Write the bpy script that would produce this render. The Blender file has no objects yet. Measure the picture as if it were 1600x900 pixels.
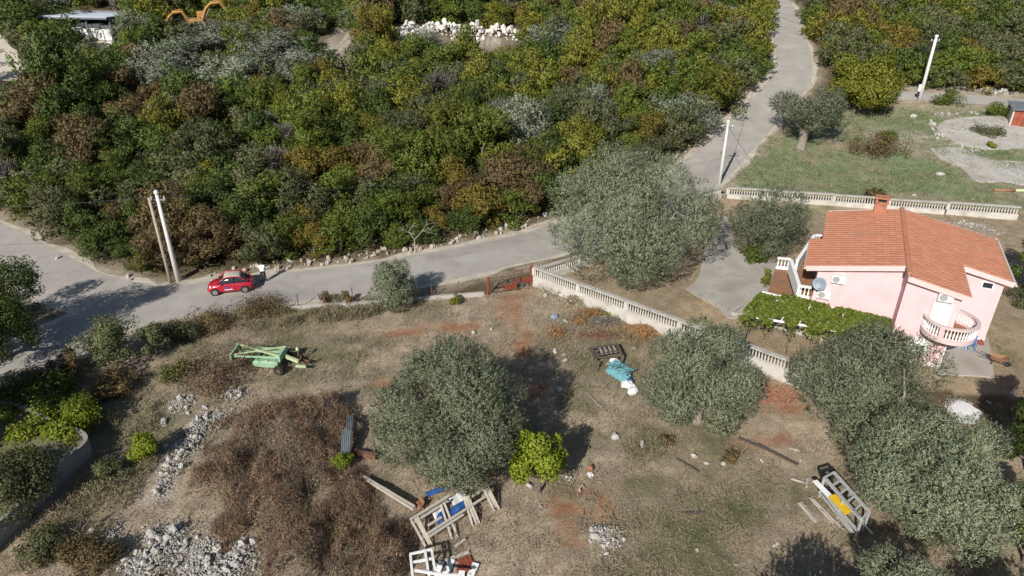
import bpy, bmesh, math, random
import numpy as np
from mathutils import Vector, Matrix
SC = bpy.context.scene
COL = SC.collection
R_ = math.radians
# ---------------------------------------------------------------- camera
CAM_H, PITCH, FPX = 25.0, R_(27.8), 1081.0
cd = bpy.data.cameras.new('camera'); cam = bpy.data.objects.new('camera', cd); COL.objects.link(cam)
cam.location = (0, 0, CAM_H); cam.rotation_euler = (R_(90) - PITCH, 0, 0)
cd.sensor_width = 36.0; cd.lens = FPX / 1600 * 36.0; cd.clip_start = 0.5; cd.clip_end = 6000
SC.camera = cam
# ---------------------------------------------------------------- sky and sun (sun behind the camera, to the left)
SUN_EL, SUN_AZ = R_(33), R_(180 + 25.5)
w = bpy.data.worlds.new('World'); SC.world = w; w.use_nodes = True
nt = w.node_tree; bg = nt.nodes['Background']
sky = nt.nodes.new('ShaderNodeTexSky'); sky.sky_type = 'NISHITA'; sky.sun_disc = False
sky.sun_elevation = SUN_EL; sky.sun_rotation = SUN_AZ; sky.air_density = 1.0; sky.dust_density = 0.6
nt.links.new(sky.outputs[0], bg.inputs[0]); bg.inputs[1].default_value = 0.066
sd = bpy.data.lights.new('sun', 'SUN'); so = bpy.data.objects.new('sun', sd); COL.objects.link(so)
sd.energy = 5.0; sd.angle = R_(0.53); sd.color = (1.0, 0.955, 0.88)
SUNV = Vector((math.sin(SUN_AZ) * math.cos(SUN_EL), math.cos(SUN_AZ) * math.cos(SUN_EL), math.sin(SUN_EL)))
so.rotation_euler = SUNV.to_track_quat('Z', 'Y').to_euler(); so.location = SUNV * 200
SC.view_settings.view_transform = 'Standard'; SC.view_settings.look = 'None'
SC.view_settings.exposure = 0.22; SC.view_settings.gamma = 1.0
try:
    SC.cycles.max_bounces = 6; SC.cycles.transparent_max_bounces = 6
except Exception: pass

# ---------------------------------------------------------------- helpers
def H(x, y):
    """height of the ground: level round the house and field, then a long slope up"""
    x = np.asarray(x, float); y = np.asarray(y, float)
    t = (y - 66) / 6.0
    z = 0.15 * 6.0 * np.log1p(np.exp(np.clip(t, -40, 40)))
    z = np.where(t > 40, 0.15 * (y - 66), z)
    far = np.clip(y - 220, 0, None)
    return z - far * 0.09 + 0.25 * np.sin(x * .11 + 1) * np.sin(y * .09) * np.clip((y - 70) / 30, 0, 1)
def h1(x, y): return float(H(x, y))
CP, SP = math.cos(PITCH), math.sin(PITCH)
def ray(px, py):
    u = (px - 800) / FPX; v = (450 - py) / FPX
    return np.array([u, CP + v * SP, -SP + v * CP])
def G(px, py, h=0.0):
    """the place on the ground (or h metres above it) seen at that spot of the photograph"""
    d = ray(px, py); t0, t1 = 5.0, 900.0
    for _ in range(48):
        t = .5 * (t0 + t1); p = d * t
        if CAM_H + p[2] > h1(p[0], p[1]) + h: t0 = t
        else: t1 = t
    p = d * t0
    return Vector((p[0], p[1], CAM_H + p[2]))
def proj(x, y, z):
    dep = y * CP + (CAM_H - z) * SP; up = y * SP - (CAM_H - z) * CP
    return 800 + FPX * x / dep, 450 - FPX * up / dep, dep
def mpp(p): return proj(*p)[2] / FPX       # metres per photograph pixel there

def link(o, parent=None):
    COL.objects.link(o)
    if parent is not None: o.parent = parent
    return o
def tag(o, label=None, cat=None, group=None, kind=None):
    if label: o['label'] = label
    if cat: o['category'] = cat
    if group: o['group'] = group
    if kind: o['kind'] = kind
    return o
def empty(name, loc=(0, 0, 0), rz=0.0, label=None, cat=None, group=None, scale=None):
    o = bpy.data.objects.new(name, None); o.empty_display_size = .3; COL.objects.link(o)
    o.location = loc; o.rotation_euler = (0, 0, rz)
    if scale: o.scale = scale
    return tag(o, label, cat, group)
def inst(name, mesh, parent=None, loc=(0, 0, 0), rot=(0, 0, 0), sc=(1, 1, 1)):
    o = bpy.data.objects.new(name, mesh); link(o, parent); o.location = loc; o.rotation_euler = rot
    o.scale = sc if hasattr(sc, '__len__') else (sc, sc, sc)
    return o

class MB:
    """collects shapes, then links them as one mesh object"""
    def __init__(s): s.v = []; s.f = []
    def add(s, vs, fs):
        n = len(s.v); s.v += [tuple(v) for v in vs]; s.f += [tuple(i + n for i in f) for f in fs]; return s
    def box(s, c, d, rz=0, M=None):
        x, y, z = d[0] / 2, d[1] / 2, d[2] / 2
        m = (Matrix.Translation(c) @ (M if M is not None else Matrix.Rotation(rz, 4, 'Z')))
        vs = [m @ Vector((a * x, b * y, e * z)) for e in (-1, 1) for b in (-1, 1) for a in (-1, 1)]
        return s.add(vs, [(0, 2, 3, 1), (4, 5, 7, 6), (0, 1, 5, 4), (2, 6, 7, 3), (0, 4, 6, 2), (1, 3, 7, 5)])
    def bar(s, a, b, w, h=None, up=(0, 0, 1)):
        a, b = Vector(a), Vector(b); h = h or w; d = b - a; L = d.length
        if L < 1e-6: return s
        d.normalize(); u = Vector(up)
        if abs(d.dot(u)) > .98: u = Vector((1, 0, 0))
        sx = d.cross(u).normalized(); sz = sx.cross(d).normalized()
        vs = [p + sx * i * w / 2 + sz * j * h / 2 for p in (a, b) for j in (-1, 1) for i in (-1, 1)]
        return s.add(vs, [(0, 1, 3, 2), (4, 6, 7, 5), (0, 4, 5, 1), (2, 3, 7, 6), (0, 2, 6, 4), (1, 5, 7, 3)])
    def tube(s, pts, rs, n=8, cap=True):
        pts = [Vector(p) for p in pts]
        if not hasattr(rs, '__len__'): rs = [rs] * len(pts)
        base = len(s.v); prev = None
        for i, p in enumerate(pts):
            d = (pts[min(i + 1, len(pts) - 1)] - pts[max(i - 1, 0)]).normalized()
            ref = prev if prev is not None else (Vector((0, 0, 1)) if abs(d.z) < .9 else Vector((1, 0, 0)))
            a = d.cross(ref)
            if a.length < 1e-4: a = d.cross(Vector((0, 1, .3)))
            a.normalize(); b = a.cross(d).normalized(); prev = b
            for k in range(n):
                t = 2 * math.pi * k / n; s.v.append(tuple(p + (a * math.cos(t) + b * math.sin(t)) * rs[i]))
        for i in range(len(pts) - 1):
            for k in range(n):
                q = base + i * n
                s.f.append((q + k, q + (k + 1) % n, q + n + (k + 1) % n, q + n + k))
        if cap:
            s.f.append(tuple(base + k for k in reversed(range(n))))
            s.f.append(tuple(base + (len(pts) - 1) * n + k for k in range(n)))
        return s
    def lathe(s, prof, n=10, c=(0, 0, 0)):
        base = len(s.v); c = Vector(c)
        for r, z in prof:
            for k in range(n):
                t = 2 * math.pi * k / n; s.v.append((c.x + r * math.cos(t), c.y + r * math.sin(t), c.z + z))
        for i in range(len(prof) - 1):
            for k in range(n):
                q = base + i * n; s.f.append((q + k, q + (k + 1) % n, q + n + (k + 1) % n, q + n + k))
        s.f.append(tuple(base + k for k in reversed(range(n))))
        s.f.append(tuple(base + (len(prof) - 1) * n + k for k in range(n)))
        return s
    def prism(s, poly, z0, z1):
        n = len(poly)
        zf0 = z0 if callable(z0) else (lambda x, y: z0); zf1 = z1 if callable(z1) else (lambda x, y: z1)
        vs = [(p[0], p[1], zf0(p[0], p[1])) for p in poly] + [(p[0], p[1], zf1(p[0], p[1])) for p in poly]
        fs = [tuple(reversed(range(n))), tuple(range(n, 2 * n))]
        fs += [(i, (i + 1) % n, n + (i + 1) % n, n + i) for i in range(n)]
        return s.add(vs, fs)
    def mesh(s, name, m, smooth=False):
        me = bpy.data.meshes.new(name); me.from_pydata(s.v, [], s.f); me.update()
        bm = bmesh.new(); bm.from_mesh(me); bmesh.ops.recalc_face_normals(bm, faces=bm.faces); bm.to_mesh(me); bm.free()
        if m: me.materials.append(m)
        if smooth: me.polygons.foreach_set('use_smooth', [True] * len(me.polygons))
        return me
    def build(s, name, m, parent=None, loc=(0, 0, 0), rz=0, smooth=False, bevel=0):
        o = inst(name, s.mesh(name, m, smooth), parent, loc, (0, 0, rz))
        if bevel:
            b = o.modifiers.new('bevel', 'BEVEL'); b.width = bevel; b.segments = 2; b.limit_method = 'ANGLE'
        return o

# ---------------------------------------------------------------- materials
def newmat(name):
    m = bpy.data.materials.new(name); m.use_nodes = True; n = m.node_tree.nodes
    return m, m.node_tree, n['Principled BSDF']
def mat(name, col, rough=.8, var=.25, scale=3.0, bump=0.0, bscale=None, metal=0.0, dirt=None, dscale=1.2, coat=0, spec=.3):
    """one colour broken up by two noises, optional dirt colour in patches, optional bump"""
    m, t, b = newmat(name); N = t.nodes; L = t.links
    b.inputs['Roughness'].default_value = rough; b.inputs['Metallic'].default_value = metal
    b.inputs['Specular IOR Level'].default_value = spec
    if coat: b.inputs['Coat Weight'].default_value = coat; b.inputs['Coat Roughness'].default_value = .06
    tc = N.new('ShaderNodeTexCoord')
    nz = N.new('ShaderNodeTexNoise'); nz.inputs['Scale'].default_value = scale; nz.inputs['Detail'].default_value = 8
    nz.inputs['Roughness'].default_value = .65
    L.new(tc.outputs['Object'], nz.inputs['Vector'])
    mx = N.new('ShaderNodeMix'); mx.data_type = 'RGBA'
    lo = tuple(c * (1 - var) for c in col); hi = tuple(min(1, c * (1 + var)) for c in col)
    mr = N.new('ShaderNodeMapRange'); mr.inputs[1].default_value = .3; mr.inputs[2].default_value = .7
    L.new(nz.outputs[0], mr.inputs[0]); L.new(mr.outputs[0], mx.inputs[0])
    mx.inputs[6].default_value = (*lo, 1); mx.inputs[7].default_value = (*hi, 1)
    out = mx.outputs[2]
    if dirt:
        n2 = N.new('ShaderNodeTexNoise'); n2.inputs['Scale'].default_value = dscale; n2.inputs['Detail'].default_value = 7
        L.new(tc.outputs['Object'], n2.inputs['Vector'])
        r2 = N.new('ShaderNodeMapRange'); r2.inputs[1].default_value = .5; r2.inputs[2].default_value = .72; r2.inputs[4].default_value = .8
        L.new(n2.outputs[0], r2.inputs[0])
        m2 = N.new('ShaderNodeMix'); m2.data_type = 'RGBA'; L.new(r2.outputs[0], m2.inputs[0])
        L.new(out, m2.inputs[6]); m2.inputs[7].default_value = (*dirt, 1); out = m2.outputs[2]
    L.new(out, b.inputs['Base Color'])
    if bump:
        nb = N.new('ShaderNodeTexNoise'); nb.inputs['Scale'].default_value = bscale or scale * 6; nb.inputs['Detail'].default_value = 6
        L.new(tc.outputs['Object'], nb.inputs['Vector'])
        bp = N.new('ShaderNodeBump'); bp.inputs['Strength'].default_value = 1; bp.inputs['Distance'].default_value = bump
        L.new(nb.outputs[0], bp.inputs['Height']); L.new(bp.outputs[0], b.inputs['Normal'])
    return m
def leafmat(name, cols, transl=.3, rough=.55, objvar=.25):
    """leaf colour picked per leaf from a ramp; each plant a little lighter or darker"""
    m, t, b = newmat(name); N = t.nodes; L = t.links
    g = N.new('ShaderNodeNewGeometry'); cr = N.new('ShaderNodeValToRGB')
    e = cr.color_ramp.elements
    while len(e) < len(cols): e.new(.5)
    for i, c in enumerate(cols): e[i].position = i / max(1, len(cols) - 1); e[i].color = (*c, 1)
    L.new(g.outputs['Random Per Island'], cr.inputs[0])
    oi = N.new('ShaderNodeObjectInfo'); mr = N.new('ShaderNodeMapRange')
    mr.inputs[3].default_value = 1 - objvar; mr.inputs[4].default_value = 1 + objvar
    L.new(oi.outputs['Random'], mr.inputs[0])
    hs = N.new('ShaderNodeHueSaturation'); L.new(cr.outputs[0], hs.inputs['Color']); L.new(mr.outputs[0], hs.inputs['Value'])
    b.inputs['Roughness'].default_value = rough; b.inputs['Specular IOR Level'].default_value = .25
    L.new(hs.outputs[0], b.inputs['Base Color'])
    tr = N.new('ShaderNodeBsdfTranslucent'); L.new(hs.outputs[0], tr.inputs[0])
    ms = N.new('ShaderNodeMixShader'); ms.inputs[0].default_value = transl
    L.new(b.outputs[0], ms.inputs[1]); L.new(tr.outputs[0], ms.inputs[2])
    L.new(ms.outputs[0], N['Material Output'].inputs[0])
    return m
M = {}
M['bark'] = mat('bark', (.13, .11, .09), .9, .35, 6, .02)
M['bark_olive'] = mat('olive_bark', (.23, .2, .165), .9, .35, 5, .03)
M['olive'] = leafmat('olive_leaf', [(.115, .142, .07), (.175, .202, .12), (.29, .312, .215), (.135, .162, .085)], .15)
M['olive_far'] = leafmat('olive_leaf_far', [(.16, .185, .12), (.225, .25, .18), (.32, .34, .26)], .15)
M['evergreen'] = leafmat('evergreen_leaf', [(0.044, 0.069, 0.016), (0.075, 0.11, 0.025), (0.106, 0.144, 0.033)], .22)
M['midgreen'] = leafmat('green_leaf', [(0.075, 0.106, 0.018), (0.127, 0.167, 0.029), (0.184, 0.218, 0.041)], .3)
M['yellowgreen'] = leafmat('yellow_green_leaf', [(0.131, 0.145, 0.023), (0.194, 0.2, 0.032), (0.257, 0.242, 0.042)], .3)
M['yellow'] = leafmat('yellow_leaf', [(.17, .14, .028), (.25, .185, .04), (.13, .125, .03)], .3)
M['rust'] = leafmat('rust_leaf', [(0.131, 0.095, 0.044), (0.189, 0.128, 0.061), (0.116, 0.105, 0.044)], .25)
M['dryolive'] = leafmat('dull_green_leaf', [(0.09, 0.106, 0.044), (0.126, 0.142, 0.062), (0.168, 0.156, 0.078)], .25)
M['twig'] = leafmat('grey_twig', [(.15, .135, .11), (.205, .185, .155), (.115, .1, .082)], .1)
M['bramble'] = leafmat('bramble_leaf', [(.18, .115, .068), (.25, .16, .095), (.31, .215, .135), (.14, .095, .065), (.19, .165, .08)], .2)
M['lime'] = leafmat('lime_leaf', [(.13, .17, .016), (.2, .25, .022), (.26, .29, .035)], .35)
M['vine'] = leafmat('vine_leaf', [(.12, .165, .022), (.18, .23, .034), (.26, .295, .06)], .3)
M['walnut'] = leafmat('walnut_leaf', [(.12, .14, .018), (.17, .185, .024), (.22, .21, .03)], .3)

# ---------------------------------------------------------------- leaf meshes
def leaf_mesh(name, c, d, ln, wd, m, rng, out=None):
    """one diamond-shaped leaf per centre c with axis d"""
    n = len(c); r = rng.normal(size=(n, 3))
    s = np.cross(d, r); s /= np.linalg.norm(s, axis=1, keepdims=True) + 1e-9
    if out is not None:      # leaves show their upper face outwards, as on a living twig
        gn = np.cross(d, s); s = np.where((gn * out).sum(1, keepdims=True) < 0, -s, s); gn = unit(np.cross(d, s))
    ln = np.broadcast_to(ln, (n,))[:, None]; wd = np.broadcast_to(wd, (n,))[:, None]
    v = np.empty((n, 4, 3), np.float32)
    v[:, 0] = c - d * ln / 2; v[:, 3] = c + s * wd / 2; v[:, 2] = c + d * ln / 2; v[:, 1] = c - s * wd / 2
    me = bpy.data.meshes.new(name); me.vertices.add(4 * n); me.loops.add(4 * n); me.polygons.add(n)
    me.vertices.foreach_set('co', v.reshape(-1)); me.loops.foreach_set('vertex_index', np.arange(4 * n, dtype=np.int32))
    me.polygons.foreach_set('loop_start', np.arange(0, 4 * n, 4, dtype=np.int32))
    me.update(calc_edges=True); me.materials.append(m)
    if out is not None: set_normals(me, np.repeat(unit(out * .52 + gn * .48), 4, 0))
    return me
def set_normals(me, nv):
    at = me.attributes.new('custom_normal', 'FLOAT_VECTOR', 'POINT'); at.data.foreach_set('vector', np.ascontiguousarray(nv, np.float32).reshape(-1))
def unit(v): return v / (np.linalg.norm(v, axis=-1, keepdims=True) + 1e-9)
def crown_lobes(rng, rad, z0, z1, nl, lr, even=0.0):
    """lobe centres gathered on a few big boughs that fill an uneven dome (rad across, z0..z1), and their radii"""
    hz = (z1 - z0) / 2; zc = (z0 + z1) / 2
    nb = max(5, int(nl / 6)); boughs = []
    for _ in range(4000):
        if len(boughs) >= nb: break
        p = unit(rng.normal(size=3)); p[2] = abs(p[2]) * rng.choice([1, 1, -.9, -.6]); p *= rng.uniform(.62, 1.04)
        if all(np.linalg.norm(p - b) > .95 / nb ** .36 for b in boughs): boughs.append(p)
    br = rng.uniform(.26, .42, len(boughs)) * (12 / max(12, nb)) ** .2
    cs, rs = [], []
    for i in range(nl):
        r = lr * rng.uniform(.6, 1.3)
        if i % 5 == 0: q_ = unit(rng.normal(size=3)) * rng.random() * .5
        elif rng.random() < even:
            q_ = unit(rng.normal(size=3)); q_ *= rng.uniform(.78, 1.02)
            if q_[2] < 0: q_[:2] *= min(1.1, 1 / max(.35, np.hypot(q_[0], q_[1])))
        else:
            j = rng.integers(len(boughs)); q_ = boughs[j] * (1 - br[j] * .55) + unit(rng.normal(size=3)) * br[j] * rng.uniform(.5, 1)
        q = np.array([q_[0] * (rad - r * .5), q_[1] * (rad - r * .5), zc + q_[2] * max(.05, hz - r * .5)])
        q[2] = min(max(q[2], z0 + r * .35), z1 - r * .35)
        cs.append(q); rs.append(r)
    return np.array(cs), np.array(rs)
def lobe_leaves(rng, cs, rs, n, spread=.28, fill=.15):
    w_ = rs ** 2; idx = rng.choice(len(cs), n, p=w_ / w_.sum())
    u = unit(rng.normal(size=(n, 3)))
    k = 1 + (rng.random(n) - .75) * spread * 2
    ins = rng.random(n) < fill; k[ins] = rng.random(ins.sum()) * .8
    return cs[idx] + u * (rs[idx] * k)[:, None], u
def crown(name, rng, m, rad, z0, z1, nl, lr, n, ln, wd, sprig=0, upb=.3, even=0.0):
    cs, rs = crown_lobes(rng, rad, z0, z1, nl, lr, even)
    if sprig:
        ns = n // sprig; p, u = lobe_leaves(rng, cs, rs, ns, .14, .1)
        t = unit(u * .8 + np.array([0, 0, upb]) + rng.normal(size=(ns, 3)) * .35)
        k = np.tile(np.arange(sprig), ns); p = np.repeat(p, sprig, 0); t = np.repeat(t, sprig, 0)
        pos = p + t * (k * ln * .36)[:, None] + rng.normal(size=p.shape) * ln * .22
        d = unit(t + rng.normal(size=t.shape) * .75)
    else:
        pos, u = lobe_leaves(rng, cs, rs, n)
        d = unit(np.cross(u, rng.normal(size=u.shape)) + u * .3 + rng.normal(size=u.shape) * .35)
    pos[:, 2] = np.maximum(pos[:, 2], .03)
    k = rng.uniform(.7, 1.35, len(pos)); cen = np.array([0, 0, z0 + (z1 - z0) * .35])
    o_ = np.repeat(u, sprig, 0) if sprig else u
    return leaf_mesh(name, pos, d, ln * k, wd * k, m, rng, unit(o_ + .45 * unit(pos - cen))), cs
def trunk_mesh(name, rng, cs, r0, m, zb=.8, nb=9, lean=0.2):
    """tapered trunk with limbs reaching to the lobes"""
    b = MB(); fork = Vector((rng.normal() * lean * .5, rng.normal() * lean * .5, zb))
    b.tube([(0, 0, -.3), (0, 0, .0), fork * .55, fork], [r0 * 1.5, r0 * 1.25, r0, r0 * .85], 8)
    for i in rng.choice(len(cs), min(nb, len(cs)), replace=False):
        e = Vector(cs[i]); mid = fork.lerp(e, .5) + Vector((rng.normal() * .06, rng.normal() * .06, rng.normal() * .05 - .04)) * (e - fork).length
        e = fork.lerp(e, .7); b.tube([fork - Vector((0, 0, .1)), mid, e], [r0 * .6, r0 * .36, r0 * .12], 5)
    return b.mesh(name, m, True)
# ================================================================ THE GROUND
rng = np.random.default_rng(5)
def poly_px(pts): return [tuple(G(x, y)[:2]) for x, y in pts]
def inside(poly, x, y):
    x = np.asarray(x); y = np.asarray(y); r = np.zeros(x.shape, bool); n = len(poly)
    for i in range(n):
        (x0, y0), (x1, y1) = poly[i], poly[(i + 1) % n]
        c = ((y0 > y) != (y1 > y)) & (x < (x1 - x0) * (y - y0) / (y1 - y0 + 1e-12) + x0)
        r ^= c
    return r
def seg_dist(poly, x, y, closed=False):
    d = np.full(np.shape(x), 1e9)
    for i in range(len(poly) - (0 if closed else 1)):
        a = np.array(poly[i][:2]); b = np.array(poly[(i + 1) % len(poly)][:2]); ab = b - a
        t = np.clip(((x - a[0]) * ab[0] + (y - a[1]) * ab[1]) / (ab @ ab + 1e-9), 0, 1)
        d = np.minimum(d, np.hypot(x - a[0] - t * ab[0], y - a[1] - t * ab[1]))
    return d
def catmull(pts, k=8):
    P = [np.array(p, float) for p in pts]; P = [2 * P[0] - P[1]] + P + [2 * P[-1] - P[-2]]; out = []
    for i in range(1, len(P) - 2):
        for j in range(k):
            t = j / k
            out.append(.5 * (2 * P[i] + (P[i + 1] - P[i - 1]) * t + (2 * P[i - 1] - 5 * P[i] + 4 * P[i + 1] - P[i + 2]) * t * t + (3 * P[i] - P[i - 1] - 3 * P[i + 1] + P[i + 2]) * t ** 3))
    return out + [P[-2]]
def vnoise(x, y, s, seed=0):
    """smooth value noise"""
    r = np.random.default_rng(seed); T = r.random((64, 64))
    u, v = x / s, y / s; i, j = np.floor(u).astype(int), np.floor(v).astype(int); a, b = u - i, v - j
    a = a * a * (3 - 2 * a); b = b * b * (3 - 2 * b); g = lambda p, q: T[p % 64, q % 64]
    return (g(i, j) * (1 - a) + g(i + 1, j) * a) * (1 - b) + (g(i, j + 1) * (1 - a) + g(i + 1, j + 1) * a) * b
ROAD = catmull([G(*p)[:2] for p in [(-260, 745), (-60, 632), (80, 545), (180, 494), (300, 467), (430, 452), (600, 431), (750, 402), (870, 373), (970, 338), (1050, 300), (1100, 268), (1143, 225), (1182, 185), (1215, 150), (1238, 118), (1240, 85), (1230, 50), (1220, 15), (1210, -18)]])
SIDE = catmull([G(*p)[:2] for p in [(200, 470), (110, 446), (40, 408), (-40, 365), (-160, 310)]])
LANE = catmull([G(*p)[:2] for p in [(1330, 158), (1400, 150), (1480, 153), (1560, 158), (1650, 166), (1760, 178)]])
TRACK = catmull([G(*p)[:2] for p in [(-30, 60), (0, 95), (8, 130), (18, 165)]])
FIELD = poly_px([(180, 520), (300, 490), (440, 478), (760, 458), (832, 436), (1250, 592), (1700, 700), (1800, 1000), (-300, 1000), (0, 640)])
YARD = poly_px([(832, 432), (1130, 294), (1600, 328), (1800, 350), (1800, 640), (1600, 620), (1250, 595)])
MEADOW = poly_px([(1130, 292), (1215, 205), (1270, 175), (1420, 155), (1700, 170), (1800, 350), (1590, 330)])
# red soil, bare and green patches: x, y, radius (photograph px), stretch up/down
RED = [(800, 480, 26, 1.6), (815, 540, 22, 1.6), (700, 512, 60, .18), (620, 520, 60, .15), (905, 765, 18, 1), (940, 790, 18, 1.3), (880, 800, 26, 1.4), (895, 850, 20, 1.6), (860, 890, 14, 1), (880, 690, 16, 1.4), (1230, 640, 30, .6), (985, 515, 46, .4), (1220, 480, 30, .5), (1290, 760, 20, .6), (930, 815, 16, 1), (730, 600, 20, .5), (600, 600, 14, .5), (1575, 450, 14, 1), (835, 615, 30, 1.2), (1200, 690, 50, .3)]
GREEN = [(300, 540, 45, .5), (480, 505, 60, .25), (210, 620, 60, .5), (1290, 740, 40, .4), (1000, 690, 80, .3), (1060, 820, 80, .4), (900, 620, 30, 1), (440, 590, 40, .5), (530, 540, 80, .3), (1170, 780, 90, .4), (940, 560, 60, .4), (1580, 560, 20, 1), (130, 640, 40, .6), (560, 590, 60, .4), (990, 890, 50, .5), (1450, 700, 60, .6)]
MGREEN = [(1250, 265, 120, .5), (1420, 195, 60, .7), (1420, 275, 70, .5), (1330, 280, 100, .4), (1570, 245, 60, .3), (1480, 300, 70, .3), (1180, 275, 50, .5), (1500, 170, 30, .5)]
PALE = [(525, 72, 46, .8), (290, 700, 40, 1.2), (255, 765, 25, 1), (395, 652, 50, .4), (330, 655, 40, .5), (720, 62, 110, .12), (330, 148, 26, .4), (640, 60, 34, .4), (520, 108, 22, .5), (740, 72, 90, .12), (150, 68, 32, .3), (1000, 45, 40, .3), (310, 130, 20, .4), (1440, 215, 60, .3), (1380, 215, 30, .5), (340, 650, 60, .3), (250, 860, 110, .4)]
def blobs(L, x, y, seed):
    out = np.zeros(x.shape); nz = vnoise(x, y, 1.3, seed) * .6 + vnoise(x, y, .5, seed + 1) * .5
    for (a, b, r, st) in L:
        c = G(a, b); k = mpp(c); dy = abs(G(a, b + 4)[1] - G(a, b - 4)[1]) / 8
        rx, ry = r * k, max(.3, r * st * dy)
        q = np.hypot((x - c[0]) / rx, (y - c[1]) / ry) + (vnoise(x, y, max(.4, rx * .5), seed + 5) - .5) * 1.1
        out = np.maximum(out, np.clip(1.25 - q, 0, 1))
    return np.clip(out * 1.15 * (nz * 1.9 - .35), 0, 1)
def axis(a, b, step, lim, g=1.25):
    c = list(np.arange(a, b + 1e-6, step)); s = step
    while c[-1] < lim: s *= g; c.append(c[-1] + s)
    s = step
    while c[0] > -lim: s *= g; c.insert(0, c[0] - s)
    return np.array(c)
xs = axis(-48, 52, .4, 1800); ys = axis(14, 92, .4, 2500)
X, Y = np.meshgrid(xs, ys); 
def ground_colour(X, Y):
    big = vnoise(X, Y, 5, 1); fine = vnoise(X, Y, .9, 3); f2 = vnoise(X, Y, 2.2, 9)
    dry = np.array([.35, .28, .205]); dry2 = np.array([.27, .22, .152]); grn = np.array([.105, .115, .052]); mg = np.array([.165, .215, .105])
    red = np.array([.3, .16, .09]); litter = np.array([.11, .085, .05]); pale = np.array([.4, .35, .285]); tan = np.array([.34, .26, .17])
    C = np.empty(X.shape + (3,)); C[:] = litter
    mixin = lambda C, c, w: C * (1 - w[..., None]) + c * w[..., None]
    fld = inside(FIELD, X, Y).astype(float)
    C = mixin(C, dry * (.8 + .4 * fine)[..., None], fld)
    C = mixin(C, dry2, fld * np.clip(big * 2 - .8, 0, .8)); C = mixin(C, grn, fld * np.clip(f2 * big * 2.4 - .75, 0, .75))
    yd = inside(YARD, X, Y).astype(float); C = mixin(C, tan * (.75 + .45 * f2)[..., None], yd); C = mixin(C, dry2, yd * np.clip(big * 2 - 1, 0, .7))
    me = inside(MEADOW, X, Y).astype(float); C = mixin(C, np.array([.27, .235, .16]) * (.85 + .3 * fine)[..., None], me); C = mixin(C, mg, me * np.clip(f2 * 1.5 - .35, 0, .85))
    C = mixin(C, mg, blobs(MGREEN, X, Y, 31) * .9); C = mixin(C, grn, blobs(GREEN, X, Y, 41) * .8)
    C = mixin(C, red, blobs(RED, X, Y, 21)); C = mixin(C, pale, blobs(PALE, X, Y, 51))
    return C
C = ground_colour(X, Y)
Z = H(X, Y)
rd = np.minimum(seg_dist(ROAD, X, Y), np.minimum(seg_dist(SIDE, X, Y), seg_dist(LANE, X, Y)))
C = C * 1.0
vg = np.clip(1 - (rd - 3.1) / 1.9, 0, 1) * np.clip(vnoise(X, Y, 1.1, 77) * 1.7, .25, 1)
C = C * (1 - vg[..., None]) + np.array([.37, .31, .235]) * vg[..., None]
rough = (vnoise(X, Y, 1.2, 8) - .5) * .16 + (vnoise(X, Y, .5, 12) - .5) * .08
Z = Z + rough * np.clip((rd - 3.4) / 1.5, 0, 1) * np.where(inside(YARD, X, Y), .35, 1) - .02
ny, nx = X.shape
me = bpy.data.meshes.new('ground'); V = np.stack([X, Y, Z], -1).reshape(-1, 3).astype(np.float32)
I = (np.arange(ny - 1)[:, None] * nx + np.arange(nx - 1)[None]).reshape(-1)
F = np.stack([I, I + 1, I + nx + 1, I + nx], -1).astype(np.int32)
me.vertices.add(len(V)); me.vertices.foreach_set('co', V.reshape(-1)); me.loops.add(F.size); me.loops.foreach_set('vertex_index', F.reshape(-1))
me.polygons.add(len(F)); me.polygons.foreach_set('loop_start', np.arange(0, F.size, 4, dtype=np.int32)); me.update(calc_edges=True)
me.polygons.foreach_set('use_smooth', np.ones(len(F), bool))
ca = me.color_attributes.new('soil', 'FLOAT_COLOR', 'POINT'); ca.data.foreach_set('color', np.concatenate([C.reshape(-1, 3), np.ones((len(V), 1))], 1).astype(np.float32).reshape(-1))
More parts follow.
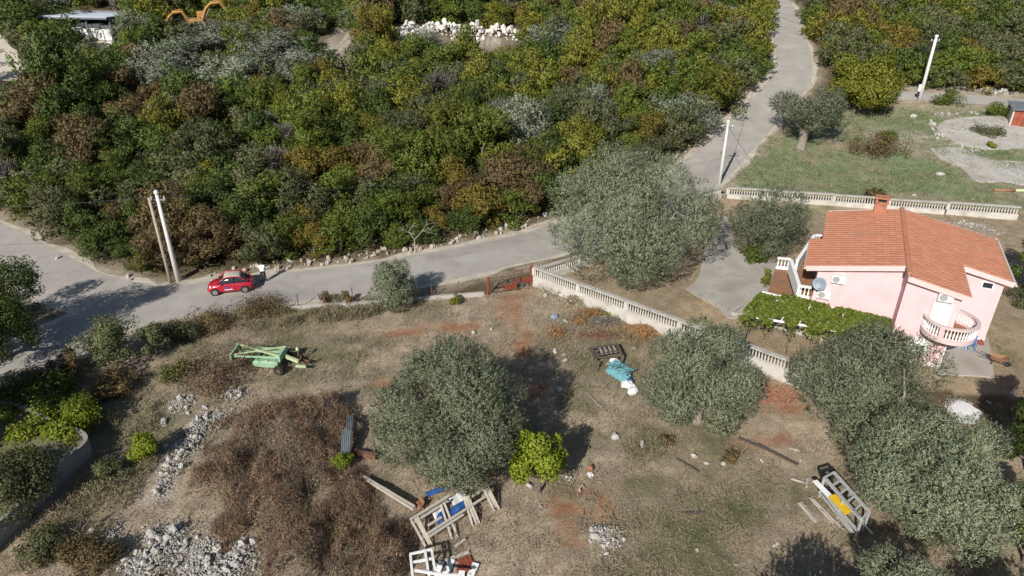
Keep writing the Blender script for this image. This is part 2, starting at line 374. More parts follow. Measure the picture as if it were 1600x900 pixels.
def soilmat():
    m, t, b = newmat('soil'); N = t.nodes; L = t.links
    a = N.new('ShaderNodeVertexColor'); a.layer_name = 'soil'; tc = N.new('ShaderNodeTexCoord')
    def noise(s, d=8, r=.65):
        n = N.new('ShaderNodeTexNoise'); n.inputs['Scale'].default_value = s; n.inputs['Detail'].default_value = d; n.inputs['Roughness'].default_value = r
        L.new(tc.outputs['Object'], n.inputs['Vector']); return n.outputs[0]
    def rng_(i, a0, a1, b0, b1):
        q = N.new('ShaderNodeMapRange'); q.inputs[1].default_value = a0; q.inputs[2].default_value = a1; q.inputs[3].default_value = b0; q.inputs[4].default_value = b1
        L.new(i, q.inputs[0]); return q.outputs[0]
    n1 = noise(1.3); n2 = noise(9, 6, .75)
    mm = N.new('ShaderNodeMath'); mm.operation = 'MULTIPLY'; L.new(rng_(n1, .3, .7, .72, 1.28), mm.inputs[0]); L.new(rng_(n2, .3, .7, .6, 1.4), mm.inputs[1])
    hs = N.new('ShaderNodeHueSaturation'); L.new(a.outputs[0], hs.inputs['Color']); L.new(mm.outputs[0], hs.inputs['Value'])
    # scattered pale grit and pebbles
    vo = N.new('ShaderNodeTexVoronoi'); vo.inputs['Scale'].default_value = 3.2; L.new(tc.outputs['Object'], vo.inputs['Vector'])
    n3 = noise(.5, 3); gm = N.new('ShaderNodeMath'); gm.operation = 'MULTIPLY'
    L.new(rng_(vo.outputs[0], .03, .1, 1, 0), gm.inputs[0]); L.new(rng_(n3, .5, .62, 0, .8), gm.inputs[1])
    mx = N.new('ShaderNodeMix'); mx.data_type = 'RGBA'; L.new(gm.outputs[0], mx.inputs[0]); L.new(hs.outputs[0], mx.inputs[6]); mx.inputs[7].default_value = (.5, .46, .4, 1)
    L.new(mx.outputs[2], b.inputs['Base Color']); b.inputs['Roughness'].default_value = .95; b.inputs['Specular IOR Level'].default_value = .1
    bp = N.new('ShaderNodeBump'); bp.inputs['Distance'].default_value = .06; L.new(n2, bp.inputs['Height']); L.new(bp.outputs[0], b.inputs['Normal'])
    return m
me.materials.append(soilmat())
tag(inst('ground', me), kind='structure')

def strip(name, pts, wl, wr, lift, m, na=8, edge=0.0, seed=0):
    r = np.random.default_rng(seed); P = np.array(pts); T = np.gradient(P, axis=0); T = unit(T); Nn = np.stack([-T[:, 1], T[:, 0]], 1)
    vs = []; fs = []
    nl = np.cumsum(r.normal(size=len(P))) * 0; 
    for i in range(len(P)):
        a = wl + edge * (vnoise(np.array([i * 1.]), np.array([3.]), 2.3, seed)[0] - .5); b_ = wr + edge * (vnoise(np.array([i * 1.]), np.array([9.]), 2.3, seed + 1)[0] - .5)
        for k in range(na + 1):
            q = P[i] + Nn[i] * (a - (a + b_) * k / na); vs.append((q[0], q[1], h1(*q) + lift))
    for i in range(len(P) - 1):
        for k in range(na):
            j = i * (na + 1) + k; fs.append((j, j + na + 1, j + na + 2, j + 1))
    o = MB().add(vs, fs).build(name, m, smooth=True); tag(o, kind='structure'); return o
M['asphalt'] = mat('worn_asphalt', (.35, .325, .295), .9, .12, .55, .004, 60, dirt=(.42, .395, .355), dscale=.35, spec=.15)
def crack(m):
    """fine dark cracks and two paler wheel-worn streaks of grit in the asphalt"""
    t = m.node_tree; N = t.nodes; L = t.links; bs = N['Principled BSDF']; src = bs.inputs['Base Color'].links[0].from_socket
    tc = N.new('ShaderNodeTexCoord'); nz = N.new('ShaderNodeTexNoise'); nz.inputs['Scale'].default_value = .8; nz.inputs['Detail'].default_value = 5; L.new(tc.outputs['Object'], nz.inputs['Vector'])
    ad = N.new('ShaderNodeVectorMath'); ad.operation = 'MULTIPLY_ADD'; L.new(nz.outputs['Color'], ad.inputs[0]); ad.inputs[1].default_value = (1.6, 1.6, 1.6); L.new(tc.outputs['Object'], ad.inputs[2])
    vo = N.new('ShaderNodeTexVoronoi'); vo.feature = 'DISTANCE_TO_EDGE'; vo.inputs['Scale'].default_value = .28; L.new(ad.outputs[0], vo.inputs['Vector'])
    mr = N.new('ShaderNodeMapRange'); mr.inputs[1].default_value = .004; mr.inputs[2].default_value = .014; mr.inputs[3].default_value = .22; mr.inputs[4].default_value = 0; L.new(vo.outputs[0], mr.inputs[0])
    mx = N.new('ShaderNodeMix'); mx.data_type = 'RGBA'; L.new(mr.outputs[0], mx.inputs[0]); L.new(src, mx.inputs[6]); mx.inputs[7].default_value = (.13, .12, .11, 1)
    L.new(mx.outputs[2], bs.inputs['Base Color'])
crack(M['asphalt'])
M['verge'] = mat('dusty_verge', (.47, .425, .355), .95, .25, 1.6, .02, 14, dirt=(.3, .23, .155), dscale=.8, spec=.1)
M['dirt_track'] = mat('pale_gravel_track', (.5, .45, .38), .95, .2, 1.2, .02, 12, spec=.1)
strip('road_verge', ROAD, 3.45, 3.15, .005, M['verge'], edge=.9, seed=4)
strip('side_road_verge', SIDE, 3.0, 3.0, .001, M['verge'], edge=.8, seed=6)
strip('side_road', SIDE, 2.6, 2.5, .012, M['asphalt'], edge=.2, seed=8)
strip('road', ROAD, 2.65, 2.6, .02, M['asphalt'], edge=.25, seed=2)
strip('lane', LANE, 1.7, 1.7, .02, M['asphalt'], edge=.3, seed=3)
strip('dirt_track', TRACK, 3.0, 2.6, .02, M['dirt_track'], edge=.9, seed=5)
# repair bands across the carriageway
M['patch'] = mat('newer_asphalt', (.315, .292, .265), .9, .15, .9, .004, 60, spec=.15)
for k, (i0, i1, a, b_) in enumerate([(34, 44, -.2, 2.2), (52, 64, 2.3, -.9), (78, 96, .3, 1.4)]):
    strip('road_repair', ROAD[i0:i1], a, b_, .026, M['patch'], 3, .25, 20 + k)
# concrete sheets
M['concrete'] = mat('weathered_concrete', (.37, .345, .31), .9, .2, .9, .004, 40, dirt=(.24, .2, .155), dscale=.45, spec=.15)
M['concrete_pale'] = mat('pale_concrete', (.42, .395, .36), .9, .16, .9, .004, 30, dirt=(.3, .27, .23), dscale=.5, spec=.15)
def sheet(name, px, lift, m, h=.06, sub=1):
    P = poly_px(px); c = catmull(P + [P[0]], sub)[:-1] if sub > 1 else P
    zb = min(h1(*p) for p in c)
    o = MB().prism([(p[0], p[1]) for p in c], lambda x, y: h1(x, y) - .1, lambda x, y: h1(x, y) + lift).build(name, m); tag(o, kind='structure'); return o
sheet('courtyard_path', [(1072, 452), (1092, 432), (1098, 400), (1112, 372), (1122, 345), (1136, 340), (1146, 372), (1160, 396), (1186, 412), (1215, 405), (1208, 452), (1170, 474), (1160, 494), (1138, 497), (1118, 478), (1094, 466)], .05, M['concrete'], sub=4)
sheet('patio', [(1440, 520), (1530, 505), (1545, 533), (1553, 590), (1462, 585)], .08, M['concrete'])
sheet('concrete_pad', [(1462, 200), (1475, 190), (1510, 184), (1560, 183), (1610, 187), (1650, 196), (1665, 210), (1640, 224), (1590, 233), (1540, 233), (1500, 226), (1475, 213)], .1, M['concrete_pale'], sub=3)
sheet('concrete_drive', [(1452, 232), (1500, 232), (1550, 250), (1700, 262), (1700, 300), (1570, 285), (1525, 283), (1500, 262), (1470, 250)], .06, M['concrete_pale'], sub=3)
# ================================================================ TREES AND BUSHES
def tree(name, cx, bottom, width, top, m, label, cat='tree', group=None, seed=1, n=15000, ln=.17, wd=.05, sprig=6, lobes=60, lr=.2, z0=.15, bark='bark_olive', trunk=.26, zb=1.0, dense=1.0, flat=1.0):
    """a tree whose crown covers that part of the photograph, standing on the ground there"""
    r = np.random.default_rng(seed)
    g = G(cx, bottom); k = mpp(g); rad = width * k / 2
    g = Vector((g.x, g.y + rad * (.45 if sprig else .62), 0)); g.z = h1(g.x, g.y); k = mpp(g); rad = width * k / 2; g.x = (cx - 800) / FPX * (g.y * CP + (CAM_H - g.z) * SP)
    lo, hi = .5, 20
    for _ in range(30):
        mid = (lo + hi) / 2
        if proj(g.x, g.y + rad * .25, g.z + mid * .93)[1] > top: lo = mid
        else: hi = mid
    hh = lo
    root = empty(name, g, 0, label, cat, group)
    cm, cs = crown('crown', r, m, rad * (.96 if sprig else 1.06), z0 - .25, hh * (.99 if sprig else 1.03), int(lobes * (.82 if sprig else 1)), rad * lr * (1.32 if sprig else 1.2), int(n * (2.2 if sprig else 1.2)), ln * (.74 if sprig else .9), wd * (.74 if sprig else .9), sprig, .75, .8 if sprig else .2)
    inst('crown', cm, root)
    inst('trunk', trunk_mesh('trunk', r, cs, trunk, M[bark], min(zb, hh * .4), 9), root)
    return root
OL = dict(m=M['olive'], cat='tree', n=42000)
tree('olive_tree', 985, 440, 268, 240, label='largest olive tree, tall silvery crown rising beside the road bend and the pale balustrade', seed=11, n=72000, lobes=95, lr=.17, ln=.2, wd=.06, trunk=.4, m=M['olive'])
tree('olive_tree', 1200, 408, 138, 300, label='silvery olive tree growing in the yard just left of the pink house', seed=12, n=26000, lobes=50, m=M['olive'])
tree('olive_tree', 615, 487, 76, 411, label='small round olive tree at the field edge beside the low concrete kerb', seed=13, n=14000, lobes=34, lr=.24, m=M['olive'], trunk=.14)
tree('olive_tree', 708, 772, 216, 543, label='big olive tree in the middle of the dry field above the timber trestle frames', seed=14, n=52000, lobes=80, lr=.18, ln=.16, wd=.05, m=M['olive'], trunk=.32)
tree('olive_tree', 1088, 683, 172, 517, label='round olive tree in the field against the balustrade wall, right of the turquoise net bundle', seed=15, n=38000, lobes=62, lr=.19, ln=.16, wd=.05, m=M['olive'])
tree('olive_tree', 1345, 705, 225, 520, label='olive tree in front of the pink house at the end of the balustrade', seed=16, n=42000, lobes=70, lr=.18, ln=.16, wd=.05, m=M['olive'])
tree('olive_tree', 1445, 850, 238, 655, label='wide dark olive tree right of the grey steel rack with yellow planks', seed=17, n=52000, lobes=80, lr=.18, ln=.15, wd=.045, m=M['olive'])
tree('olive_tree', 1385, 1010, 125, 868, label='olive crown cut by the bottom edge of the photo under the dark shade', seed=18, n=22000, lobes=40, ln=.15, wd=.045, m=M['olive'])
tree('olive_tree', 1285, 1170, 250, 962, label='olive tree below the photo whose shade falls beside the steel rack', seed=19, n=16000, lobes=50, ln=.2, wd=.07, m=M['olive'])
tree('olive_tree', 1590, 1130, 200, 940, label='olive tree below the right corner of the photo casting dark shade', seed=20, n=14000, lobes=50, ln=.2, wd=.07, m=M['olive'])
# old olive with a bare trunk on the meadow
def old_olive():
    g = G(1250, 232); r = np.random.default_rng(30); root = empty('olive_tree', g, 0, 'old olive tree with a thick pale bare trunk standing on the green meadow', 'tree')
    k = mpp(g); cm, cs = crown('crown', r, M['olive'], 5.0, 1.9, 6.8, 46, .95, 30000, .18, .06, 6); inst('crown', cm, root, (.3, .3, 0))
    b = MB(); b.tube([(0, 0, -.3), (.05, 0, .2), (.15, 0, 1.2), (.1, 0, 2.2)], [.8, .6, .46, .5], 10)
    for i in range(9):
        e = Vector(cs[i * 4]) + Vector((.5, .3, 0)); b.tube([(.1, 0, 2.0), Vector((.1, 0, 2.0)).lerp(e, .5) + Vector((0, 0, .35)), e], [.34, .2, .06], 6)
    b.build('trunk', M['bark_olive'], root, smooth=True)
old_olive()
B = dict(sprig=0, bark='bark')
tree('walnut_tree', 1333, 190, 116, 88, M['walnut'], 'broad yellow green walnut tree between the road and the white pole on the meadow', seed=31, n=16000, ln=.34, wd=.2, lobes=60, lr=.2, **B)
tree('shrub', 842, 790, 88, 664, M['lime'], 'bright lime green shrub right of the central olive', 'shrub', seed=32, n=6500, ln=.2, wd=.11, lobes=30, lr=.27, trunk=.07, **B)
tree('shrub', 175, 586, 105, 492, M['dryolive'], 'loose dull green shrub between the lower road and the field', 'shrub', seed=33, n=6500, ln=.16, wd=.08, lobes=34, lr=.24, trunk=.07, **B)
tree('shrub', 118, 600, 60, 536, M['rust'], 'brownish bush at the road edge left of the loose dull green shrub', 'shrub', seed=34, n=3000, ln=.15, wd=.06, lobes=20, trunk=.05, **B)
tree('shrub', 245, 565, 60, 506, M['dryolive'], 'small dark shrub at the road edge right of the loose dull green shrub', 'shrub', seed=35, n=2600, ln=.15, wd=.07, lobes=18, trunk=.05, **B)
tree('shrub', 66, 668, 128, 590, M['midgreen'], 'green shrub above the white topped garden wall at the left', 'shrub', seed=36, n=7000, ln=.17, wd=.09, lobes=30, lr=.26, trunk=.06, **B)
tree('shrub', 100, 716, 120, 640, M['lime'], 'yellow green vine bush spilling over the garden wall at the left', 'shrub', seed=37, n=6500, ln=.17, wd=.11, lobes=30, lr=.26, trunk=.06, **B)
tree('shrub', 20, 830, 140, 712, M['dryolive'], 'autumn shrub with yellowing leaves inside the garden wall at the left edge', 'shrub', seed=38, n=8500, ln=.14, wd=.08, lobes=34, lr=.24, trunk=.06, **B)
tree('shrub', 224, 737, 62, 684, M['lime'], 'small yellow green shrub between the garden wall and the rubble heap', 'shrub', seed=39, n=2600, ln=.14, wd=.09, lobes=16, lr=.3, trunk=.05, **B)
tree('shrub', 535, 742, 34, 706, M['lime'], 'small green bush below the grey corrugated sheets', 'shrub', seed=40, n=1200, ln=.12, wd=.06, lobes=10, lr=.35, trunk=.03, **B)
tree('tree', 5, 590, 165, 392, M['evergreen'], 'dark tree at the left edge between the two road branches', seed=41, n=24000, ln=.2, wd=.08, lobes=60, lr=.2, trunk=.25, **B)
tree('tree', -130, 600, 170, 400, M['evergreen'], 'dark tree just outside the left edge shading the road', seed=42, n=10000, ln=.3, wd=.14, lobes=50, **B)
tree('tree', -150, 800, 260, 520, M['evergreen'], 'dark tree outside the left edge shading the dark tree by the road', seed=47, n=9000, ln=.36, wd=.18, lobes=50, **B)
tree('tree', 1610, 760, 110, 590, M['evergreen'], 'dark green tree at the right edge below the patio', seed=43, n=20000, ln=.17, wd=.08, lobes=50, lr=.22, **B)
tree('tree', 1600, 900, 90, 760, M['midgreen'], 'green bush in the lower right corner of the photo', 'shrub', seed=44, n=14000, ln=.15, wd=.08, lobes=40, lr=.24, trunk=.08, **B)
tree('tree', 1612, 490, 80, 345, M['evergreen'], 'dark tree behind the right end of the pink house', seed=45, n=12000, ln=.2, wd=.09, lobes=40, lr=.24, **B)
for i, (cx, bt, wd_, tp, mm, lab) in enumerate([
    (22, 648, 78, 588, 'dryolive', 'dull green bush at the left edge between the road and the garden wall'), (140, 668, 84, 606, 'midgreen', 'green bush in the shade right of the vine bush'),
    (62, 628, 84, 576, 'rust', 'dry brown bush on the lower road edge above the garden wall'), (12, 690, 60, 640, 'lime', 'yellow green leaves at the left end of the garden wall'),
    (190, 625, 70, 578, 'rust', 'low brown thorn bush in the dark shade below the loose dull green shrub'), (285, 540, 60, 500, 'dryolive', 'low dark bush in the shade left of the dry hedge'),
    (170, 765, 60, 722, 'dryolive', 'low dark bush in the ditch right of the garden wall'), (70, 880, 80, 828, 'dryolive', 'low weedy bush outside the garden wall at the bottom left'), (140, 905, 90, 850, 'rust', 'brown weedy bush at the bottom left edge'), (35, 770, 90, 700, 'yellowgreen', 'yellowing bush inside the garden wall behind the autumn shrub'), (1420, 700, 90, 640, 'dryolive', 'grey green undergrowth between the two olives by the house'), (1570, 830, 90, 760, 'midgreen', 'green bush between the wide dark olive and the right edge')]):
    tree('bush', cx, bt, wd_, tp, M[mm], lab, 'bush', None, 300 + i, int(wd_ * 55), .13, .06, 0, 26, .28, .05, 'bark', .04, .3)
# low dry bushes
for i, (cx, bt, wd_, tp, mm, lab) in enumerate([
    (340, 614, 150, 556, 'bramble', 'rounded brown bramble bush in front of the green farm implement'),
    (275, 600, 60, 565, 'midgreen', 'small green bush at the left end of the brown bramble bush'),
    (400, 508, 110, 474, 'rust', 'dry brown hedge bush by the road, above the green farm implement'),
    (330, 520, 80, 486, 'rust', 'dry brown hedge bush by the road, further left from the farm implement'),
    (508, 478, 24, 452, 'rust', 'rusty dry climber on the first fence post right of the hedge'),
    (546, 478, 24, 453, 'rust', 'rusty dry climber on a fence post beside the small round olive'),
    (1365, 252, 90, 210, 'rust', 'brown bramble mound on the meadow right of the old olive'),
    (1383, 222, 36, 203, 'midgreen', 'small green tuft behind the brown bramble mound on the meadow'),
    (1366, 311, 34, 296, 'rust', 'low rusty bush on the meadow behind the balustrade near the chimney'),
    (1480, 170, 46, 143, 'midgreen', 'green bush beside the lane right of the white pole'),
    (1553, 186, 40, 160, 'midgreen', 'green bush left of the rusty hut'),
    (1550, 233, 18, 222, 'yellowgreen', 'tiny yellow green bush at the near rim of the concrete pad'),
    (1540, 216, 50, 199, 'dryolive', 'flat weed clump growing in the middle of the concrete pad'),
    (1175, 412, 48, 384, 'midgreen', 'green plants in the round bed under the yard olive'),
    (1197, 450, 22, 418, 'lime', 'small green plant by the terrace corner'),
    (712, 478, 22, 460, 'yellowgreen', 'small yellowish weed at the low kerb right of the small olive'),
    (955, 497, 26, 482, 'yellowgreen', 'small green weed at the foot of the balustrade wall'),
    (1140, 725, 30, 703, 'rust', 'small dry weed in the field right of the scattered white stones'),
    (1040, 696, 26, 680, 'rust', 'small dry weed in the field below the round olive'),
    (1370, 320, 36, 306, 'midgreen', 'green plant growing along the balustrade left of the chimney'),
    (1600, 485, 50, 440, 'dryolive', 'grey green bush on the slope right of the pink house')]):
    tree('bush', cx, bt, wd_, tp, M[mm], lab, 'bush', None, 100 + i, max(700, int(wd_ * 42)), .13 if bt > 420 else .2, .06 if bt > 420 else .1, 0, 26, .28, .05, 'bark', .04, .3)

# ---------------- the thicket on the slope
KIND = {'evergreen': 'dark evergreen', 'midgreen': 'leafy green', 'yellowgreen': 'yellowish green', 'yellow': 'autumn yellow', 'rust': 'rust brown', 'dryolive': 'dull green', 'twig': 'bare grey', 'olive_far': 'silvery grey'}
VAR = {}
def variants(k, nv):
    out = []
    for i in range(nv):
        r = np.random.default_rng(hash(k) % 1 + 700 + i * 13 + len(k) * 101)
        if k == 'twig':
            cs, rs = crown_lobes(r, 1.0, .1, 2.0, 18, .34); n = 1900; p, u = lobe_leaves(r, cs, rs, n, .5, .35)
            me = leaf_mesh('crown', p, unit(u + np.array([0, 0, .7]) + r.normal(size=u.shape) * .5), r.uniform(.25, .6, n), .028, M[k], r)
        elif k == 'olive_far':
            me, cs = crown('crown', r, M[k], 1.08, -.1, 2.0, 40, .27, 9000, .09, .03, 6, .8, .6)
        else:
            me, cs = crown('crown', r, M[k], 1.18, -.25, 2.2 + .9 * r.random(), 30, .29, 6500, .1, .05, 4, 1.0, .35)
        out.append((me, trunk_mesh('trunk', r, cs, .06, M['bark'], .4, 6)))
    return out
for k, nv in (('evergreen', 3), ('midgreen', 3), ('yellowgreen', 2), ('yellow', 2), ('rust', 3), ('dryolive', 3), ('twig', 2), ('olive_far', 3)): VAR[k] = variants(k, nv)
# big single trees of the slope: x, bottom, width, top, kind, label
BIG = [(255, 142, 105, 66, 'olive_far', 'silvery olive at the left of the upper olive grove, below the shed'), (268, 158, 80, 104, 'olive_far', 'lowest left silvery olive of the upper grove'),
 (330, 92, 92, 36, 'olive_far', 'silvery olive of the upper grove just in front of the orange excavators'), (360, 160, 92, 92, 'olive_far', 'silvery olive in the front of the upper grove above the small pale clearing'),
 (415, 122, 110, 52, 'olive_far', 'largest silvery olive in the middle of the upper grove'), (448, 60, 84, 12, 'olive_far', 'silvery olive at the top of the upper grove near the white vehicle'),
 (470, 140, 84, 80, 'olive_far', 'right hand silvery olive of the upper grove beside the orange tree'), (560, 52, 44, 8, 'olive_far', 'silvery olive behind the tall yellow tree'),
 (662, 92, 46, 44, 'olive_far', 'small silvery olive in front of the upper rubble wall'), (868, 104, 92, 44, 'olive_far', 'wide silvery olive right of the upper rubble wall'),
 (1022, 145, 70, 80, 'olive_far', 'silvery olive in the middle of the thicket left of the road'), (1075, 218, 92, 150, 'olive_far', 'silvery olive at the road edge opposite the meadow'),
 (1100, 42, 60, 2, 'olive_far', 'left one of two silvery olives at the top near the road'), (1150, 48, 74, 10, 'olive_far', 'right one of two silvery olives at the top near the road'),
 (856, 222, 70, 160, 'olive_far', 'greyish olive half way down the thicket'), (925, 210, 66, 140, 'olive_far', 'grey olive with yellow shoots half way down the thicket'),
 (210, 70, 60, 20, 'olive_far', 'dim olive behind the right wall of the shed'), (600, 190, 70, 128, 'twig', 'bare grey tree in the middle of the thicket'), (690, 170, 66, 112, 'twig', 'bare grey tree below the upper rubble wall'),
 (580, 92, 52, 14, 'yellow', 'tall yellow tree above the pale clearing'), (620, 112, 44, 72, 'yellow', 'low yellow bush right of the tall yellow tree'), (500, 165, 52, 98, 'yellow', 'orange yellow tree at the right end of the upper olive grove'),
 (84, 205, 96, 66, 'evergreen', 'large dark tree below the shed roof'), (30, 70, 110, -10, 'evergreen', 'dark tree at the top left corner'), (118, 225, 90, 120, 'evergreen', 'dark tree shading the slope below the shed'),
 (45, 330, 110, 252, 'evergreen', 'big rounded dark bush at the left edge of the thicket above the side road'), (1370, 150, 90, 88, 'walnut', 'yellow green tree just behind the walnut'), (820, 300, 70, 232, 'rust', 'brown dead leaved tree left of the largest olive'),
 (838, 330, 60, 268, 'rust', 'brown bush at the road left of the largest olive'), (315, 428, 90, 368, 'rust', 'rusty brown bush beside the twin poles'), (770, 50, 50, 12, 'yellowgreen', 'yellow green bush right behind the upper rubble wall')]
VAR['walnut'] = [crown('crown', np.random.default_rng(9), M['walnut'], 1.05, .02, 2.2, 26, .36, 3600, .13, .075)[0:1] + (VAR['midgreen'][0][1],)]
occ = []
def bushobj(k, i, loc, sx, sz, rz, label, cat, group, name):
    me, tm = VAR[k][i % len(VAR[k])]
    root = empty(name, loc, rz, label, cat, group, (sx, sx, sz))
    inst('crown', me, root); inst('trunk', tm, root)
for i, (cx, bt, wd_, tp, k, lab) in enumerate(BIG):
    g = G(cx, bt); kk = mpp(g); rad = wd_ * kk / 2; g = Vector((g.x, g.y + rad * .7, 0)); g.z = h1(g.x, g.y)
    lo, hi = .5, 14
    for _ in range(30):
        mid = (lo + hi) / 2
        if proj(g.x, g.y + rad * .3, g.z + mid * .93)[1] > tp: lo = mid
        else: hi = mid
    bushobj(k, i, g, rad * (1.15 if k == 'olive_far' else 1.02), lo / (1.9 if k == 'olive_far' else 2.05), i * 1.7, lab, 'tree', None, 'olive_tree' if k == 'olive_far' else 'tree'); occ.append((g.x, g.y, rad * (1.0 if k == 'olive_far' else .8)))
# colour of the thicket by place in the photograph
def q(*a): return dict(zip(('evergreen', 'midgreen', 'yellowgreen', 'yellow', 'rust', 'dryolive', 'twig', 'olive_far'), a))
ZONES = [  # test, mix, wording
 (lambda x, y: x > 1245 and y < 190, q(3.0, 3.75, 2.25, 0.36, 0.65, 6.0, 0.64, 0.3), 'on the hillside right of the road'),
 (lambda x, y: x < 330 and y < 175, q(5.0, 2.5, 0.75, 0.12, 0.5, 2.0, 0.4, 0.5), 'among the trees around the shed'),
 (lambda x, y: y < 42, q(6.0, 3.75, 1.5, 0.3, 0.4, 3.0, 0.48, 0.6), 'along the top of the photo'),
 (lambda x, y: x < 330 and y > 300, q(7.0, 3.12, 1.2, 0.18, 1.1, 3.5, 0.48, 0.0), 'left of the twin poles above the road'),
 (lambda x, y: x < 420, q(7.0, 3.75, 1.05, 0.36, 1.25, 4.0, 0.72, 0.0), 'in the left of the thicket below the olive grove'),
 (lambda x, y: x < 600 and y > 290, q(4.5, 6.25, 1.5, 0.72, 0.8, 2.5, 0.48, 0.0), 'behind the red car and the man'),
 (lambda x, y: x < 900 and y > 255, q(5.5, 6.25, 1.5, 0.3, 1.2, 2.0, 0.48, 0.0), 'along the road left of the largest olive'),
 (lambda x, y: x < 640, q(3.5, 5.0, 3.6, 0.54, 1.0, 3.0, 1.76, 0.8), 'in the middle of the thicket left of the yellow trees'),
 (lambda x, y: x > 930 and y > 130, q(3.0, 5.62, 4.5, 0.42, 1.1, 2.0, 0.4, 0.8), 'above the road bend by the meadow'),
 (lambda x, y: y < 110, q(3.0, 6.25, 6.0, 0.3, 0.75, 3.0, 0.48, 0.3), 'on the upper slope right of the rubble wall'),
 (lambda x, y: True, q(3.5, 6.25, 4.5, 0.3, 0.75, 2.4, 1.44, 1.4), 'in the middle of the thicket')]
# tinted spots of the photograph
SPOT = [(290, 400, 40, 'rust'), (215, 385, 25, 'rust'), (165, 370, 20, 'rust'), (470, 320, 25, 'rust'), (560, 280, 30, 'rust'), (490, 375, 16, 'yellow'), (480, 400, 14, 'yellow'), (420, 180, 22, 'yellow'), (240, 165, 20, 'rust'), (190, 165, 20, 'rust'), (225, 190, 40, 'rust'), (90, 210, 30, 'rust'), (800, 300, 40, 'rust'), (740, 330, 20, 'rust'), (985, 170, 22, 'rust'), (940, 90, 30, 'rust'), (1010, 215, 24, 'yellow'), (430, 290, 30, 'twig'), (655, 365, 16, 'twig'), (760, 225, 30, 'midgreen'), (600, 230, 30, 'yellowgreen'), (910, 115, 34, 'yellowgreen'), (660, 230, 40, 'dryolive'), (1180, 60, 30, 'yellowgreen'), (1320, 60, 30, 'rust'), (1395, 95, 30, 'yellow'), (1520, 110, 20, 'yellow'), (1560, 100, 40, 'dryolive'), (1290, 100, 24, 'dryolive'), (520, 75, 26, None), (720, 66, 112, None)]
def kind_at(px, py, r):
    for (a, b, rad, k) in SPOT:
        if k and math.hypot(px - a, (py - b) * 1.3) < rad and r.random() < .8: return k
    for t, mx, w_ in ZONES:
        if t(px, py):
            ks = list(mx); p = np.array([mx[k] for k in ks], float); return ks[r.choice(len(ks), p=p / p.sum())]
def zone_at(px, py):
    for t, mx, w_ in ZONES:
        if t(px, py): return w_
THICK = poly_px([(-700, 60), (-330, 290), (0, 362), (90, 418), (200, 440), (330, 440), (420, 432), (560, 412), (700, 392), (850, 358), (950, 322), (1040, 272), (1085, 240), (1140, 176), (1188, 118), (1212, 90), (1212, 60), (1200, 20), (1190, -30), (1190, -75), (-700, -75)])
HILL = poly_px([(1256, -75), (1250, 0), (1262, 60), (1286, 112), (1330, 140), (1420, 138), (1600, 148), (1800, 160), (2300, 190), (2300, -75)])
CLEAR = [(525, 92, 40, 46), (715, 74, 114, 34), (150, 66, 46, 14), (132, 40, 66, 24), (172, 88, 42, 30), (310, 48, 62, 20), (285, 72, 30, 12), (335, 140, 20, 12), (10, 138, 42, 62), (520, 105, 22, 12)]
LAND = [(75, 180, 'large dark tree below the shed'), (45, 300, 'big rounded bush above the side road'), (130, 400, 'shaded road junction'), (255, 400, 'twin poles'), (355, 430, 'red car'), (411, 425, 'man in white'), (315, 410, 'rusty brown bush beside the poles'), (640, 380, 'bare grey twigs at the bend verge'), (600, 180, 'bare grey tree in mid thicket'), (690, 165, 'bare grey tree below the rubble wall'), (580, 80, 'tall yellow tree'), (500, 155, 'orange yellow tree'), (268, 150, 'lowest olive of the upper grove'), (360, 150, 'front olive of the upper grove'), (838, 315, 'brown bush beside the largest olive'), (820, 280, 'brown dead leaved tree'), (856, 215, 'greyish olive half way down'), (925, 200, 'grey olive with yellow shoots'), (1022, 140, 'silvery olive left of the road'), (1075, 210, 'olive at the road edge'), (500, 300, 'middle of the left thicket'), (700, 280, 'wire crossing the thicket'), (560, 400, 'stony verge of the road'), (760, 370, 'stony bank before the bend'), (180, 280, 'dark hollow in the left thicket'), (420, 230, 'brown patch in the left thicket'), (720, 380, 'pale shoulder of the road'), (470, 415, 'verge right of the man')]
